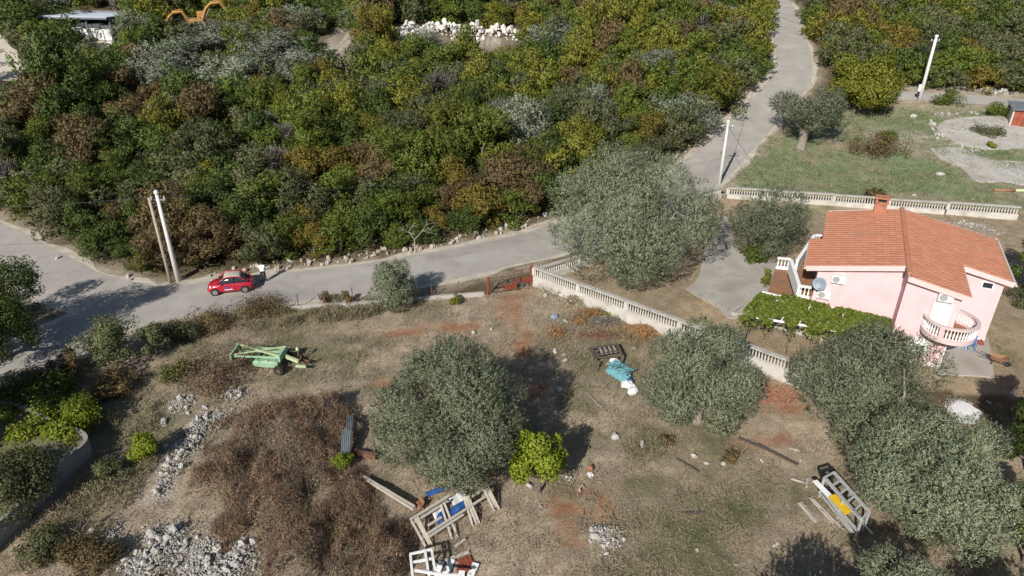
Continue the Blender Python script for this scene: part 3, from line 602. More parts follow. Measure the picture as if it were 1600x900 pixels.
def make_thicket():
    r = np.random.default_rng(77); pts = []
    cell = {}
    def ok(x, y, d):
        cx, cy = int(x // 3), int(y // 3)
        for i in range(cx - 2, cx + 3):
            for j in range(cy - 2, cy + 3):
                for (a, b, e) in cell.get((i, j), ()):
                    if (a - x) ** 2 + (b - y) ** 2 < min(d, e) ** 2: return False
        return True
    ys_ = 48 + r.random(60000) * 175; xs_ = r.uniform(-1.05, 1.05, 60000) * (.74 * (ys_ * CP + 8) + 6)
    good = (inside(THICK, xs_, ys_) | inside(HILL, xs_, ys_)) & (seg_dist(ROAD, xs_, ys_) > 4.6) & (seg_dist(SIDE, xs_, ys_) > 4.2) & (seg_dist(LANE, xs_, ys_) > 3) & (seg_dist(TRACK, xs_, ys_) > 4.5)
    for x, y in zip(xs_[good].tolist(), ys_[good].tolist()):
        d = 2.0 + max(0, y - 60) * .016
        px, py, dep = proj(x, y, h1(x, y))
        if any(abs(px - a) < w2 and abs(py - b) < h2 for a, b, w2, h2 in CLEAR): continue
        if any((x - a) ** 2 + (y - b - .0) ** 2 < c * c for a, b, c in occ): continue
        if 205 < px < 520 and 60 < py < 185 and r.random() < .93: continue
        if not ok(x, y, d): continue
        cell.setdefault((int(x // 3), int(y // 3)), []).append((x, y, d)); pts.append((x, y, px, py, d))
    pts.sort(key=lambda p: p[1])
    vis = [p for p in pts if -40 < p[2] < 1640 and -25 < p[3] < 460]
    near = vis[:285]; ns = set((p[0], p[1]) for p in near)
    cat_n = 0
    for i, (x, y, px, py, d) in enumerate(near):
        k = kind_at(px, py, r); zn = zone_at(px, py); s = d * r.choice([.62, .8, .95, 1.1, 1.3]) * r.uniform(.9, 1.1)
        sz = min(s * r.uniform(.62, 1.0), 2.1) if y < 62 else s * r.uniform(.65, 1.05)
        a, b_, nm = min(LAND, key=lambda l: math.hypot(l[0] - px, (l[1] - py) * 1.5))
        dx, dy = px - a, py - b_; side = ('right of' if dx > 0 else 'left of') if abs(dx) > abs(dy) * 1.6 else ('behind' if dy < 0 else 'in front of')
        far_ = math.hypot(dx, dy * 1.5); size = 'tall' if sz > 1.75 else 'low' if sz < 1.15 else 'broad' if s > 2.3 else 'rounded'
        lab = f"{size} {KIND[k]} bush {'close ' if far_ < 35 else ''}{side} the {nm}"; grp = f'{KIND[k]} bushes around the {nm}'
        bushobj(k, int(r.integers(9)), (x, y, h1(x, y) - .05), s, sz, r.uniform(0, 6.28), lab, 'bush', grp, 'bush')
    # the rest of the scrub reads as one mass
    acc = {}
    for (x, y, px, py, d) in pts:
        if (x, y) in ns: continue
        k = kind_at(px, max(py, -20), r) or 'evergreen'; acc.setdefault(k, []).append((x, y, d))
    vall = []; nall = []; mi = []; mats = list(acc)
    for mi_, k in enumerate(mats):
        src = []
        for me, _ in VAR[k]:
            co = np.empty(len(me.vertices) * 3, np.float32); me.vertices.foreach_get('co', co); no = np.zeros(len(me.vertices) * 3, np.float32)
            if 'custom_normal' in me.attributes: me.attributes['custom_normal'].data.foreach_get('vector', no)
            else: no[2::3] = 1
            src.append((co.reshape(-1, 4, 3), no.reshape(-1, 4, 3)))
        for (x, y, d) in acc[k]:
            s, sn = src[int(r.integers(len(src)))]; m_ = len(s); keep = r.choice(m_, int(m_ * (.42 if y < 150 else .3)), replace=False); v = s[keep]; vn = sn[keep]
            c = v.mean(1, keepdims=True); v = c + (v - c) * 1.45
            a = r.uniform(0, 6.28); ca_, sa = math.cos(a), math.sin(a); sc = d * r.uniform(.75, 1.0); sz = sc * r.uniform(.62, 1.05)
            w_ = np.stack([(v[..., 0] * ca_ - v[..., 1] * sa) * sc + x, (v[..., 0] * sa + v[..., 1] * ca_) * sc + y, v[..., 2] * sz + h1(x, y) - .05], -1)
            nall.append(np.stack([vn[..., 0] * ca_ - vn[..., 1] * sa, vn[..., 0] * sa + vn[..., 1] * ca_, vn[..., 2]], -1)); vall.append(w_); mi.append(np.full(len(w_), mi_, np.int32))
    V = np.concatenate(vall).reshape(-1, 3).astype(np.float32); n = len(V) // 4
    me = bpy.data.meshes.new('scrub'); me.vertices.add(4 * n); me.loops.add(4 * n); me.polygons.add(n)
    me.vertices.foreach_set('co', V.reshape(-1)); me.loops.foreach_set('vertex_index', np.arange(4 * n, dtype=np.int32)); me.polygons.foreach_set('loop_start', np.arange(0, 4 * n, 4, dtype=np.int32))
    me.update(calc_edges=True); set_normals(me, np.concatenate(nall).reshape(-1, 3))
    for k in mats: me.materials.append(M[k])
    me.polygons.foreach_set('material_index', np.concatenate(mi))
    tag(inst('scrub', me), 'mixed green and autumn scrub covering the upper hillside', 'scrub', kind='stuff')
    print('thicket', len(pts), 'near', len(near), 'stuff quads', n)
make_thicket()
# ================================================================ THE PINK HOUSE
M['pink'] = mat('pink_render', (.71, .485, .5), .85, .06, .7, .004, 60, dirt=(.6, .41, .41), dscale=.6, spec=.15)
M['pinktrim'] = mat('pale_pink_trim', (.6, .49, .47), .8, .07, 2, spec=.2)
M['white'] = mat('white_paint', (.8, .79, .77), .6, .05, 3, spec=.3)
M['shutter'] = mat('white_shutter', (.82, .82, .81), .5, .03, 3, spec=.3)
M['stonewhite'] = mat('white_cast_stone', (.53, .505, .46), .85, .12, 4, .004, 30, dirt=(.42, .39, .34), dscale=2.5, spec=.15)
M['wallwhite'] = mat('stained_white_wall', (.5, .475, .435), .9, .16, 1.5, .006, 20, dirt=(.33, .295, .245), dscale=.9, spec=.15)
M['terrace'] = mat('brown_terrace_tile', (.27, .145, .085), .7, .2, 2.5, spec=.2)
M['darkglass'] = mat('dark_glass', (.03, .035, .04), .12, .1, 2, spec=.5)
M['plastic'] = mat('off_white_plastic', (.7, .7, .68), .5, .05, 3)
M['grille'] = mat('grey_grille', (.33, .33, .33), .5, .1, 3)
M['dish'] = mat('blue_grey_dish', (.2, .25, .3), .45, .08, 3)
M['metal'] = mat('galvanised_metal', (.4, .4, .4), .45, .15, 5, metal=.6)
M['black'] = mat('black_rubber', (.02, .02, .02), .8, .2, 6)
M['mortar'] = mat('roof_mortar', (.4, .24, .17), .9, .2, 3)
def tilemat():
    m, t, b = newmat('clay_tile'); N = t.nodes; L = t.links
    oi = N.new('ShaderNodeObjectInfo'); g = N.new('ShaderNodeNewGeometry'); tc = N.new('ShaderNodeTexCoord')
    ad = N.new('ShaderNodeMath'); ad.operation = 'ADD'; L.new(oi.outputs['Random'], ad.inputs[0]); L.new(g.outputs['Random Per Island'], ad.inputs[1])
    fr = N.new('ShaderNodeMath'); fr.operation = 'FRACT'; L.new(ad.outputs[0], fr.inputs[0])
    cr = N.new('ShaderNodeValToRGB'); e = cr.color_ramp.elements; e[0].color = (.42, .175, .105, 1); e[1].color = (.48, .215, .135, 1); x = e.new(.5); x.color = (.45, .195, .118, 1); L.new(fr.outputs[0], cr.inputs[0])
    # lichen and soot in patches
    nz = N.new('ShaderNodeTexNoise'); nz.inputs['Scale'].default_value = .55; nz.inputs['Detail'].default_value = 8; L.new(g.outputs['Position'], nz.inputs['Vector'])
    mr = N.new('ShaderNodeMapRange'); mr.inputs[1].default_value = .52; mr.inputs[2].default_value = .75; mr.inputs[4].default_value = .55; L.new(nz.outputs[0], mr.inputs[0])
    mx = N.new('ShaderNodeMix'); mx.data_type = 'RGBA'; L.new(mr.outputs[0], mx.inputs[0]); L.new(cr.outputs[0], mx.inputs[6]); mx.inputs[7].default_value = (.3, .19, .14, 1)
    L.new(mx.outputs[2], b.inputs['Base Color']); b.inputs['Roughness'].default_value = .85; b.inputs['Specular IOR Level'].default_value = .15
    return m
M['tile'] = tilemat()
HO = Vector((24.3, 37.8, 0)); HRZ = R_(-24.5)
house = empty('house', HO, HRZ, 'pink two storey house with an orange tiled roof and a round balcony', 'house')
HINV = Matrix.Rotation(-HRZ, 4, 'Z') @ Matrix.Translation(-HO)
def hl(px, py, h): return HINV @ G(px, py, h)
zr = lambda e, b=0: 5.85 - .2 * abs(e)
foot = [(-5, 1.6), (0, 1.6), (0, 0), (3.1, 0), (3.1, 4.8), (6.1, 4.8), (6.1, 11.7), (0, 11.7), (-4.5, 11.7), (-4.5, 6), (-5, 6)]
MB().prism(foot, -.4, zr).build('wall', M['pink'], house)
MB().prism([(-5.03, 1.57), (-.03, 1.57), (-.03, -.03), (3.13, -.03), (3.13, 4.77), (6.13, 4.77), (6.13, 11.73), (-4.53, 11.73), (-4.53, 6.03), (-5.03, 6.03)], -.4, .35).build('plinth', M['pinktrim'], house)
# roof: boards under tiles
roof = MB()
RL = [(-5.75, 1.2), (0, 1.2), (0, 12.0), (-4.9, 12.0), (-4.9, 6.2), (-5.75, 6.2)]
RR = [(0, -.4), (3.45, -.4), (3.45, 4.4), (6.5, 4.4), (6.5, 12.0), (0, 12.0)]
for P in (RL, RR): roof.prism(P, lambda e, b: zr(e) + .005, lambda e, b: zr(e) + .16)
roof = roof.build('roof', M['mortar'], house)
fas = MB()   # barge boards on the sloping edges
def barge(e0, e1, b): fas.bar((e0, b, zr(e0) + .03), (e1, b, zr(e1) + .03), .06, .34)
barge(-5.75, -.02, 1.17); barge(0, 3.48, -.43); barge(3.5, 6.5, 4.37); barge(-4.9, 0, 12.03); barge(0, 6.5, 12.03)
for e, b0, b1 in ((6.53, 4.4, 12.0), (3.48, -.4, 4.3), (-5.78, 1.2, 6.2), (-4.93, 6.2, 12)): fas.bar((e, b0, zr(e) + .06), (e, b1, zr(e) + .06), .06, .2)
fas.bar((-.03, -.4, 5.88), (-.03, 1.2, 5.88), .06, .3)
fas.build('barge_board', M['pinktrim'], roof)
for ge, g0, g1_ in ((5.86, 1.15, 6.2), (6.6, 4.3, 12)): MB().tube([((-ge if g0 < 2 else ge), g0, zr(ge) + .05), ((-ge if g0 < 2 else ge), g1_, zr(ge) + .05)], .07, 6).build('gutter', M['pinktrim'], roof)
def tile_mesh(sgn):
    b = MB(); n = 5; Wt, Lt = .43, .47; vs = []; fs = []
    for x, zz in ((0, .0), (Lt, .035)):
        for k in range(n):
            t = math.pi * (k / (n - 1)); vs.append((sgn * x, -Wt / 2 * math.cos(t), zz + .075 * math.sin(t) ** .8))
    for k in range(n): vs.append((sgn * Lt, vs[n + k][1] * .95, -.01 + .045 * math.sin(math.pi * k / (n - 1))))
    for k in range(n - 1):
        fs.append((k, k + 1, n + k + 1, n + k)); fs.append((n + k, n + k + 1, 2 * n + k + 1, 2 * n + k))
    return b.add(vs, fs).mesh('roof_tile', M['tile'])
TM = {1: tile_mesh(1), -1: tile_mesh(-1)}
tiles = []; rr = random.Random(4)
for sgn, P in ((-1, RL), (1, RR)):
    for i in range(16):
        for j in range(31):
            e = sgn * (.06 + i * .41); b_ = -.2 + j * .41
            if sgn < 0: b_ += 1.6 - .02
            xm = abs(e) + .42
            lim = (5.8 if b_ < 6.1 else 4.95) if sgn < 0 else (3.5 if b_ < 4.35 else 6.55)
            if xm > lim + .06 or b_ > 11.95: continue
            tiles.append((sgn, e, b_))
tiles.sort(key=lambda t: t[2] + (0 if t[0] < 0 else .6))
ang = math.atan(.2); stuff_t = MB()
for k, (sgn, e, b_) in enumerate(tiles):
    z = zr(e) + .165; rot = (rr.gauss(0, .008), sgn * ang + rr.gauss(0, .012), rr.gauss(0, .012))
    if k < 300: inst('roof_tile', TM[sgn], roof, (e, b_, z), rot)
    else:
        mtx = Matrix.Translation((e, b_, z)) @ Matrix.Rotation(rot[1], 4, 'Y')
        stuff_t.add([mtx @ v.co for v in TM[sgn].vertices], [tuple(p.vertices) for p in TM[sgn].polygons])
tag(stuff_t.build('roof_tile', M['tile'], roof), kind='stuff')
rt = MB(); n = 6
for x in (0, .46):
    for k in range(n):
        t = math.pi * k / (n - 1); rt.v.append(((.17 - .03 * (x == 0)) * math.cos(t), x, (.14 - .02 * (x == 0)) * math.sin(t)))
rt.f = [(k, k + 1, n + k + 1, n + k) for k in range(n - 1)] + [tuple(range(n)), tuple(range(n, 2 * n))]
rtm = rt.mesh('ridge_tile', M['tile'])
for k in range(28): inst('ridge_tile', rtm, roof, (0, 11.6 - k * .43, zr(0) + .19), (rr.gauss(0, .02), 0, 0))
# chimney
M['chim'] = mat('chimney_render', (.4, .17, .1), .9, .2, 3, dirt=(.2, .11, .08), dscale=2)
ch = MB(); ch.box((-1.5, 11.3, 6.2), (.8, .62, 1.3)); ch.box((-1.5, 11.3, 6.9), (.95, .75, .1))
for sx in (-.36, .36): ch.box((-1.5 + sx, 11.3, 7.08), (.14, .6, .26))
ch.box((-1.5, 11.55, 7.08), (.6, .1, .26)); ch.box((-1.5, 11.3, 7.26), (1.0, .8, .1)); ch = ch.build('chimney', M['chim'], house); ch.location.z = -.3
MB().box((-1.5, 11.28, 7.06), (.56, .4, .2)).build('flue', M['black'], ch)
# shutters
def shutter(e, b, z0, z1, w, name='window'):
    f = MB(); t = .1
    f.box((e - w / 2 - t / 2, b - .03, (z0 + z1) / 2), (t, .1, z1 - z0 + 2 * t)); f.box((e + w / 2 + t / 2, b - .03, (z0 + z1) / 2), (t, .1, z1 - z0 + 2 * t))
    f.box((e, b - .03, z1 + t / 2), (w, .1, t)); f.box((e, b - .05, z0 - t / 2), (w, .16, t)); f = f.build(name, M['pinktrim'], house)
    s = MB(); k = int((z1 - z0) / .09)
    for i in range(k): s.box((e, b - .012, z0 + (i + .5) * (z1 - z0) / k), (w, .03, (z1 - z0) / k - .012), M=Matrix.Rotation(.12, 4, 'X'))
    s.box((e, b - .004, (z0 + z1) / 2), (w, .02, z1 - z0)); s.build('shutter', M['shutter'], f)
shutter(2.25, 0, 2.76, 4.55, 1.02, 'balcony_door'); shutter(1.55, 0, .75, 1.85, 1.2)
f = MB(); e, z = 5.2, 4.12
for sx in (-1, 1): f.box((e + sx * .31, 4.77, z), (.07, .1, .52))
for sz in (-1, 1): f.box((e, 4.76, z + sz * .23), (.55, .12, .07))
f = f.build('window', M['white'], house); MB().box((e, 4.79, z), (.54, .04, .4)).build('pane', M['darkglass'], f)
def aircon(e, b, z):
    a = MB().box((e, b - .17, z), (.82, .3, .56)).build('air_conditioner', M['plastic'], house, bevel=.02)
    g = MB(); g.lathe([(.02, 0), (.22, 0), (.22, .02), (.02, .02)], 14); g.mesh
    o = g.build('fan_grille', M['grille'], a, (e - .13, b - .32, z)); o.rotation_euler = (R_(90), 0, 0)
    br = MB(); [br.bar((e + s * .3, b, z - .3), (e + s * .3, b - .34, z - .3), .04) for s in (-1, 1)]; br.build('bracket', M['metal'], a)
aircon(2.2, 0, 5.0); aircon(-3.7, 1.6, 4.25); aircon(-4.35, 1.6, 2.95)
d = MB(); d.lathe([(.02, .0), (.18, .02), (.34, .075), (.43, .13), (.44, .14), (.42, .145), (.3, .09), (.02, .03)], 20)
d = d.build('satellite_dish', M['dish'], house, (-4.75, 1.05, 3.85), smooth=True); d.rotation_euler = (R_(70), R_(-25), 0)
a_ = MB(); a_.tube([(-4.75, 1.1, 3.8), (-4.75, 1.55, 3.6)], .03, 6); a_.build('dish_arm', M['metal'], house)
a_ = MB(); a_.tube([(0, -.35, .1), (0, -.2, .42)], .015, 5); a_.box((0, -.2, .45), (.08, .08, .12)); a_.build('receiver_arm', M['metal'], d)
dp = MB(); dp.tube([(3.05, -.12, 0), (3.05, -.12, 2.55)], .045, 8); dp.build('downspout', M['white'], house)
dp = MB(); dp.tube([(-4.9, 1.52, 0), (-4.9, 1.52, 4.7)], .045, 8); dp.build('downspout', M['white'], house)
# balusters
def baluster_mesh(h, r=.055, m='stonewhite', n=7):
    return MB().lathe([(r, 0), (r, h * .06), (r * .6, h * .12), (r * 1.05, h * .3), (r * .8, h * .5), (r * .5, h * .72), (r * .6, h * .88), (r, h * .94), (r, h)], n).mesh('baluster', M[m], True)
# round balcony
bal = MB(); cx, cy, R0 = 2.9, .05, 1.5
arc = [R_(180 + 4 + k * 9) for k in range(28)]
outer = [(cx + R0 * math.cos(a), cy + R0 * math.sin(a)) for a in arc]
def ring(r0, r1, z0, z1, m, name, par):
    b = MB(); vs = []; fs = []
    for a in arc:
        c, s = math.cos(a), math.sin(a); vs += [(cx + r0 * c, cy + r0 * s, z0), (cx + r1 * c, cy + r1 * s, z0), (cx + r1 * c, cy + r1 * s, z1), (cx + r0 * c, cy + r0 * s, z1)]
    for i in range(len(arc) - 1):
        for k in range(4): fs.append((i * 4 + k, i * 4 + (k + 1) % 4, i * 4 + 4 + (k + 1) % 4, i * 4 + 4 + k))
    fs += [(3, 2, 1, 0), tuple(len(vs) - 4 + k for k in range(4))]
    return b.add(vs, fs).build(name, m, par, smooth=False)
balc = MB(); balc.prism([(cx, cy)] + outer, 2.5, 2.7); balc = balc.build('balcony', M['pinktrim'], house)
MB().prism([(cx + .001, cy)] + [(cx + (R0 - .12) * math.cos(a), cy + (R0 - .12) * math.sin(a)) for a in arc], 2.69, 2.715).build('floor', M['terrace'], balc)
ring(R0 - .14, R0 + .02, 2.7, 2.84, M['pink'], 'kerb', balc); ring(R0 - .17, R0 + .05, 3.5, 3.62, M['pinktrim'], 'rail', balc)
bm_ = baluster_mesh(.66, .06, 'white')
for k in range(34):
    a = R_(187 + k * 238 / 33.0)
    inst('baluster', bm_, balc, (cx + (R0 - .06) * math.cos(a), cy + (R0 - .06) * math.sin(a), 2.84))
MB().box((cx + (R0 - .06) * math.cos(R_(248)), cy + (R0 - .06) * math.sin(R_(248)), 3.1), (.26, .2, .8), R_(248 + 90)).build('newel', M['pink'], balc)
# terraces at the left end, one step up from each other
def terrace(px, z, parapets, rails):
    P = [hl(x, y, z) for x, y in px]; P = [(p.x, p.y) for p in P]
    t = MB().prism(P, -.3, z - .06).build('terrace', M['pink'], house); MB().prism([(p[0], p[1]) for p in P], z - .059, z).build('floor', M['terrace'], t)
    for a, b in parapets:
        a, b = hl(*a, z + .9), hl(*b, z + .9); pb = MB(); L = (b - a).length; dd = (b - a).normalized()
        pb.bar((a.x, a.y, z + .42), (b.x, b.y, z + .42), .16, .9); pb.bar((a.x, a.y, z + .92), (b.x, b.y, z + .92), .24, .1); pb.build('parapet', M['white'], t)
    bm2 = baluster_mesh(.62, .06, 'white')
    for a, b in rails:
        a, b = hl(*a, z + .9), hl(*b, z + .9); n = max(3, int((b - a).length / .22)); pb = MB()
        pb.bar((a.x, a.y, z + .9), (b.x, b.y, z + .9), .2, .1); pb.bar((a.x, a.y, z + .1), (b.x, b.y, z + .1), .18, .2); pb.build('rail', M['white'], t)
        for k in range(n): p = a.lerp(b, (k + .5) / n); inst('baluster', bm2, t, (p.x, p.y, z + .21))
terrace([(1199, 457), (1214, 411), (1240, 413), (1252, 464)], 1.5, [], [((1215, 402), (1236, 404))])
terrace([(1247, 414), (1274, 384), (1300, 384), (1290, 450), (1262, 464), (1252, 457)], 2.5, [((1246, 407), (1273, 367)), ((1236, 406), (1249, 447))], [((1274, 366), (1293, 367)), ((1250, 446), (1268, 449))])
# ---------------- vine pergola in front of the left wing
pg = empty('pergola', HO, HRZ, 'white beamed pergola carrying a vine along the left wing of the pink house', 'pergola')
p0, p1, p2, p3 = [hl(*a) for a in ((1190, 456, 2.45), (1392, 503, 2.45), (1388, 530, 2.2), (1157, 492, 2.2))]
for a, b in ((p0, p1), (p3, p2)): MB().bar(a, b, .1, .12).build('beam', M['white'], pg)
for k in range(8):
    a, b = p0.lerp(p1, (k + .3) / 8), p3.lerp(p2, (k + .3) / 8); MB().bar(a + Vector((0, 0, .1)), b + Vector((0, 0, .1)), .06, .08).build('rafter', M['white'], pg)
for k in (0.04, .5, .96): a = p3.lerp(p2, k).lerp(p0.lerp(p1, k), .35); MB().bar((a.x, a.y, 0), a, .07).build('post', M['bark'], pg)
def vine():
    r = np.random.default_rng(8); n = 19000; u, v = r.random(n), r.random(n); q0, q1, q2, q3 = [np.array(p) for p in (p0, p1, p2, p3)]
    back = (q0 * (1 - u[:, None]) + q1 * u[:, None]); front = q3 * (1 - u[:, None]) + q2 * u[:, None]
    v = v * (1.16 + .09 * np.sin(u * 37)) - .03; pos = back * (1 - v[:, None]) + front * v[:, None]
    gap = vnoise(u * 14, v * 3, 1.0, 4); keep = (gap > .22) & ~((u < .17) & (v < .12)); pos = pos[keep]
    pos[:, 2] += .12 + r.normal(size=len(pos)) * .06 - np.clip(r.random(len(pos)) - .85, 0, 1) * 6 * (v[keep] > .85)
    d = unit(r.normal(size=pos.shape) * [1, 1, .35])
    root = empty('vine', HO, HRZ, 'bright green grape vine spread over the white pergola', 'vine')
    inst('foliage', leaf_mesh('foliage', pos, d, .2 * r.uniform(.7, 1.3, len(pos)), .16, M['vine'], r), root)
    b = MB()
    for k in (.05, .35, .7): a = p3.lerp(p2, k); b.tube([(a.x + .15, a.y - .1, 0), (a.x + .05, a.y, 1.2), (a.x, a.y + .3, 2.3)], [.05, .04, .02], 6)
    b.build('stem', M['bark'], root, smooth=True)
vine()
k0, k1 = G(1150, 492), G(1285, 532)
tag(MB().bar((k0.x, k0.y, .1), (k1.x, k1.y, .1), .3, .22).build('kerb', M['concrete_pale']), kind='structure')
def low_frame():
    g = G(1150, 492); b = MB(); b.bar((g.x - .3, g.y, .15), (g.x + .8, g.y - .35, .15), .22, .3); b.bar((g.x - .3, g.y, .15), (g.x + .5, g.y + .9, .15), .14, .26)
    tag(b.build('concrete_step', M['concrete_pale']), 'small white edged step where the courtyard path meets the vine pergola', 'step')
low_frame()

# ================================================================ BALUSTRADE WALLS, GATE, LOW WALLS
M['railgrey'] = mat('lichened_cast_stone', (.4, .38, .345), .9, .18, 4, .004, 30, dirt=(.24, .22, .195), dscale=1.6, spec=.15)
def balustrade(pts, plinth, bh, label, sp=.2, post=4.2, th=.26):
    root = empty('balustrade_wall', (pts[0].x, pts[0].y, h1(*pts[0][:2])), 0, label, 'wall'); o = Vector(root.location)
    bm2 = baluster_mesh(bh, .062)
    for a, b in zip(pts, pts[1:]):
        a, b = Vector((a.x, a.y, 0)), Vector((b.x, b.y, 0)); L = (b - a).length; n = max(1, round(L / post)); ang_ = math.atan2(b.y - a.y, b.x - a.x)
        for i in range(n):
            s, t = a.lerp(b, i / n), a.lerp(b, (i + 1) / n); z = (h1(s.x, s.y) + h1(t.x, t.y)) / 2; pz = .02 * math.sin(i * 2.1)
            s.z = t.z = 0; off = Vector((0, 0, z)) - o; dd = (t - s).normalized() * .004
            zz = lambda p, h: Vector((p.x, p.y, h)) + off
            MB().bar(zz(s + dd, plinth / 2 - .2), zz(t - dd, plinth / 2 - .2), th, plinth + .4).build('plinth', M['wallwhite'], root)
            MB().bar(zz(s + dd, plinth + bh + .06), zz(t - dd, plinth + bh + .06), th + .06 + pz * .2, .12).build('rail', M['railgrey'], root)
            m = int((t - s).length / sp)
            for k in range(m):
                p = s.lerp(t, (k + .75) / (m + .5)); q_ = zz(p, plinth); inst('baluster', bm2, root, q_, (0, 0, ang_))
            MB().box(zz(s, plinth + bh / 2 + .003), (.24, th * .8, bh - .01), ang_).build('pier', M['wallwhite'], root)
    return root
A0, A1 = G(834, 446), G(1250, 606)
balustrade([A0, A1], .92, .62, 'long pale balustrade wall running from the red gate down to the olives by the house')
B0 = A0 + Vector((.25, .5, 0)); balustrade([B0, G(905, 420), G(1040, 352), G(1094, 319), G(1126, 309)], .5, .62, 'pale balustrade wall beside the road, passing behind the largest olive', .22)
C0 = G(1129, 309); balustrade([C0 + Vector((.4, 0, 0)), G(1300, 320.5), G(1474, 334)], .42, .62, 'pale balustrade wall along the back of the yard behind the house', .24)
balustrade([G(1477, 334), G(1588, 343)], .5, .66, 'right end section of the back balustrade, one step higher, right of the roof', .25)
M['redgate'] = mat('rusty_red_paint', (.27, .06, .035), .75, .3, 4, dirt=(.16, .08, .05), dscale=3)
M['rustiron'] = mat('rusty_iron', (.15, .075, .05), .85, .35, 6)
def gate():
    a, b = G(763, 461), G(830, 443); root = empty('gate', a, math.atan2(b.y - a.y, b.x - a.x), 'rusty red double gate with sheet panels at the end of the balustrade', 'gate'); L = (b - a).length
    for x, h in ((0, 1.5), (L, 1.6)): MB().box((x, 0, h / 2), (.14, .14, h)).build('post', M['redgate'], root)
    for x0, x1, tw, pan in ((.1, L * .58, -.45, 0), (L * .6, L - .1, .08, 1)):
        yy = lambda x: tw * (x - x0) / (x1 - x0) if x0 < 1 else tw * (x1 - x) / (x1 - x0)
        f = MB(); P = lambda x, z: (x, yy(x), z)
        for z in (.18, .72, 1.38): f.bar(P(x0, z), P(x1, z), .045)
        for x in (x0, (x0 + x1) / 2, x1): f.bar(P(x, .18), P(x, 1.38), .045)
        f.bar(P(x0, .2), P((x0 + x1) / 2, 1.36), .035); f = f.build('leaf', M['rustiron'], root)
        xs_ = (x0, x1) if pan else ((x0 + x1) / 2 + .1, x1)
        n = 9 if pan else 5
        for k in range(n):
            x = xs_[0] + (k + .5) * (xs_[1] - xs_[0]) / n; MB().box(P(x, .45), (.9 * (xs_[1] - xs_[0]) / n, .02, .5)).build('panel', M['redgate'], f)
gate()
def low_wall():
    pts = [G(452, 483), G(560, 477), G(640, 470), G(757, 461)]; b = MB()
    for a, c in zip(pts, pts[1:]): b.bar((a.x, a.y, .08), (c.x, c.y, .08), .3, .42)
    tag(b.build('low_wall', M['concrete_pale'], bevel=.03), 'low pale concrete kerb wall between the road and the field', 'wall')
    for i, (px, py, h, lab) in enumerate([(424, 478, 1.1, 'thin rusty fence post at the hedge, first from the left'), (467, 482, 1.2, 'thin fence post on the low kerb wall, second from the left'), (508, 479, 1.3, 'thin fence post wrapped by the rusty climber'), (552, 476, 1.4, 'thin rusty fence post left of the small round olive'), (675, 467, 1.25, 'thin fence post right of the small round olive'), (717, 462, 1.25, 'thin fence post close to the red gate')]):
        g = G(px, py); o = MB().tube([(0, 0, -.2), (.02, 0, h)], .035, 6).build('fence_post', M['rustiron'], None, g); tag(o, lab, 'post', 'posts along the low kerb wall')
low_wall()
def garden_wall():
    c = catmull([G(*p)[:2] for p in [(-60, 905), (-10, 862), (40, 818), (78, 778), (112, 745), (143, 716), (134, 700), (100, 688), (60, 668), (20, 655), (-60, 648)]], 4)
    poly = [tuple(p) for p in c]
    tag(MB().prism([(-40, 20)] + poly + [(-40, poly[-1][1])], -.2, 1.02).build('lawn_terrace', M['lawn']), kind='structure')
    root = empty('garden_wall', (c[0][0], c[0][1], 0), 0, 'curved grey garden wall with white top at the lower left corner', 'wall'); o = Vector(root.location)
    for i in range(len(c) - 1):
        a, b = Vector((*c[i], .5)) - o, Vector((*c[i + 1], .5)) - o; d = (b - a).normalized() * .003
        MB().bar(a + d, b - d, .16, 1.3).build('wall_section', M['wallgrey'], root)
        MB().bar(a + d + Vector((0, 0, .68)), b - d + Vector((0, 0, .68)), .2, .06).build('coping', M['wallgrey'], root)
M['lawn'] = mat('mown_dry_lawn', (.16, .145, .085), .95, .3, 1.5, .03, 14, dirt=(.1, .115, .05), dscale=.6)
M['wallgrey'] = mat('rough_grey_wall', (.27, .255, .235), .95, .2, 2, .01, 20)
garden_wall()
# ================================================================ POLES AND WIRES
M['polewhite'] = mat('pale_concrete_pole', (.62, .61, .59), .8, .08, 3, .004, 30, spec=.2)
M['polewood'] = mat('weathered_wood_pole', (.38, .34, .27), .9, .2, 8, .006, 40)
M['steel_dark'] = mat('dark_steel', (.05, .05, .055), .5, .2, 5, metal=.5)
def pole_h(g, top):
    lo, hi = 2, 14
    for _ in range(30):
        m = (lo + hi) / 2
        if proj(g.x, g.y, g.z + m)[1] > top: lo = m
        else: hi = m
    return lo
TOPS = {}
def pole(key, px, py, top, r0, r1, m, label, kind):
    g = G(px, py); h = pole_h(g, top); root = empty('utility_pole', g, 0, label, 'pole'); TOPS[key] = g + Vector((0, 0, h))
    MB().tube([(0, 0, -.5), (0, 0, h * .5), (0, 0, h)], [r0, (r0 + r1) / 2, r1], 12).build('pole_shaft', m, root, smooth=True)
    if kind >= 1:
        MB().box((0, 0, h - .45), (1.1, .09, .1)).build('crossarm', M['metal'], root)
        im = MB().lathe([(.03, 0), (.06, .05), (.04, .1), (.06, .16), (.02, .2)], 8).mesh('insulator', M['plastic'])
        for x in (-.48, .48): inst('insulator', im, root, (x, 0, h - .4))
        MB().lathe([(r1 * 1.3, 0), (r1 * 1.6, .1), (r1 * 1.3, .22), (r1 * .5, .3)], 10, (0, 0, h)).build('cap', M['polewhite'], root)
    if kind == 2: MB().box((-.3, .1, 1.7), (.38, .25, .9)).build('meter_box', M['plastic'], root, bevel=.02)
    if kind == 3:
        for z in (h * .55, h * .75): MB().tube([(-r0, 0, z), (-r0 - .12, 0, z - .15), (-r0, 0, z - .4)], .02, 5).build('cable_loop', M['steel_dark'], root)
    return root
pole('A', 279, 439, 303, .19, .12, M['polewhite'], 'tall white concrete pole, right one of the twin poles left of the red car', 1)
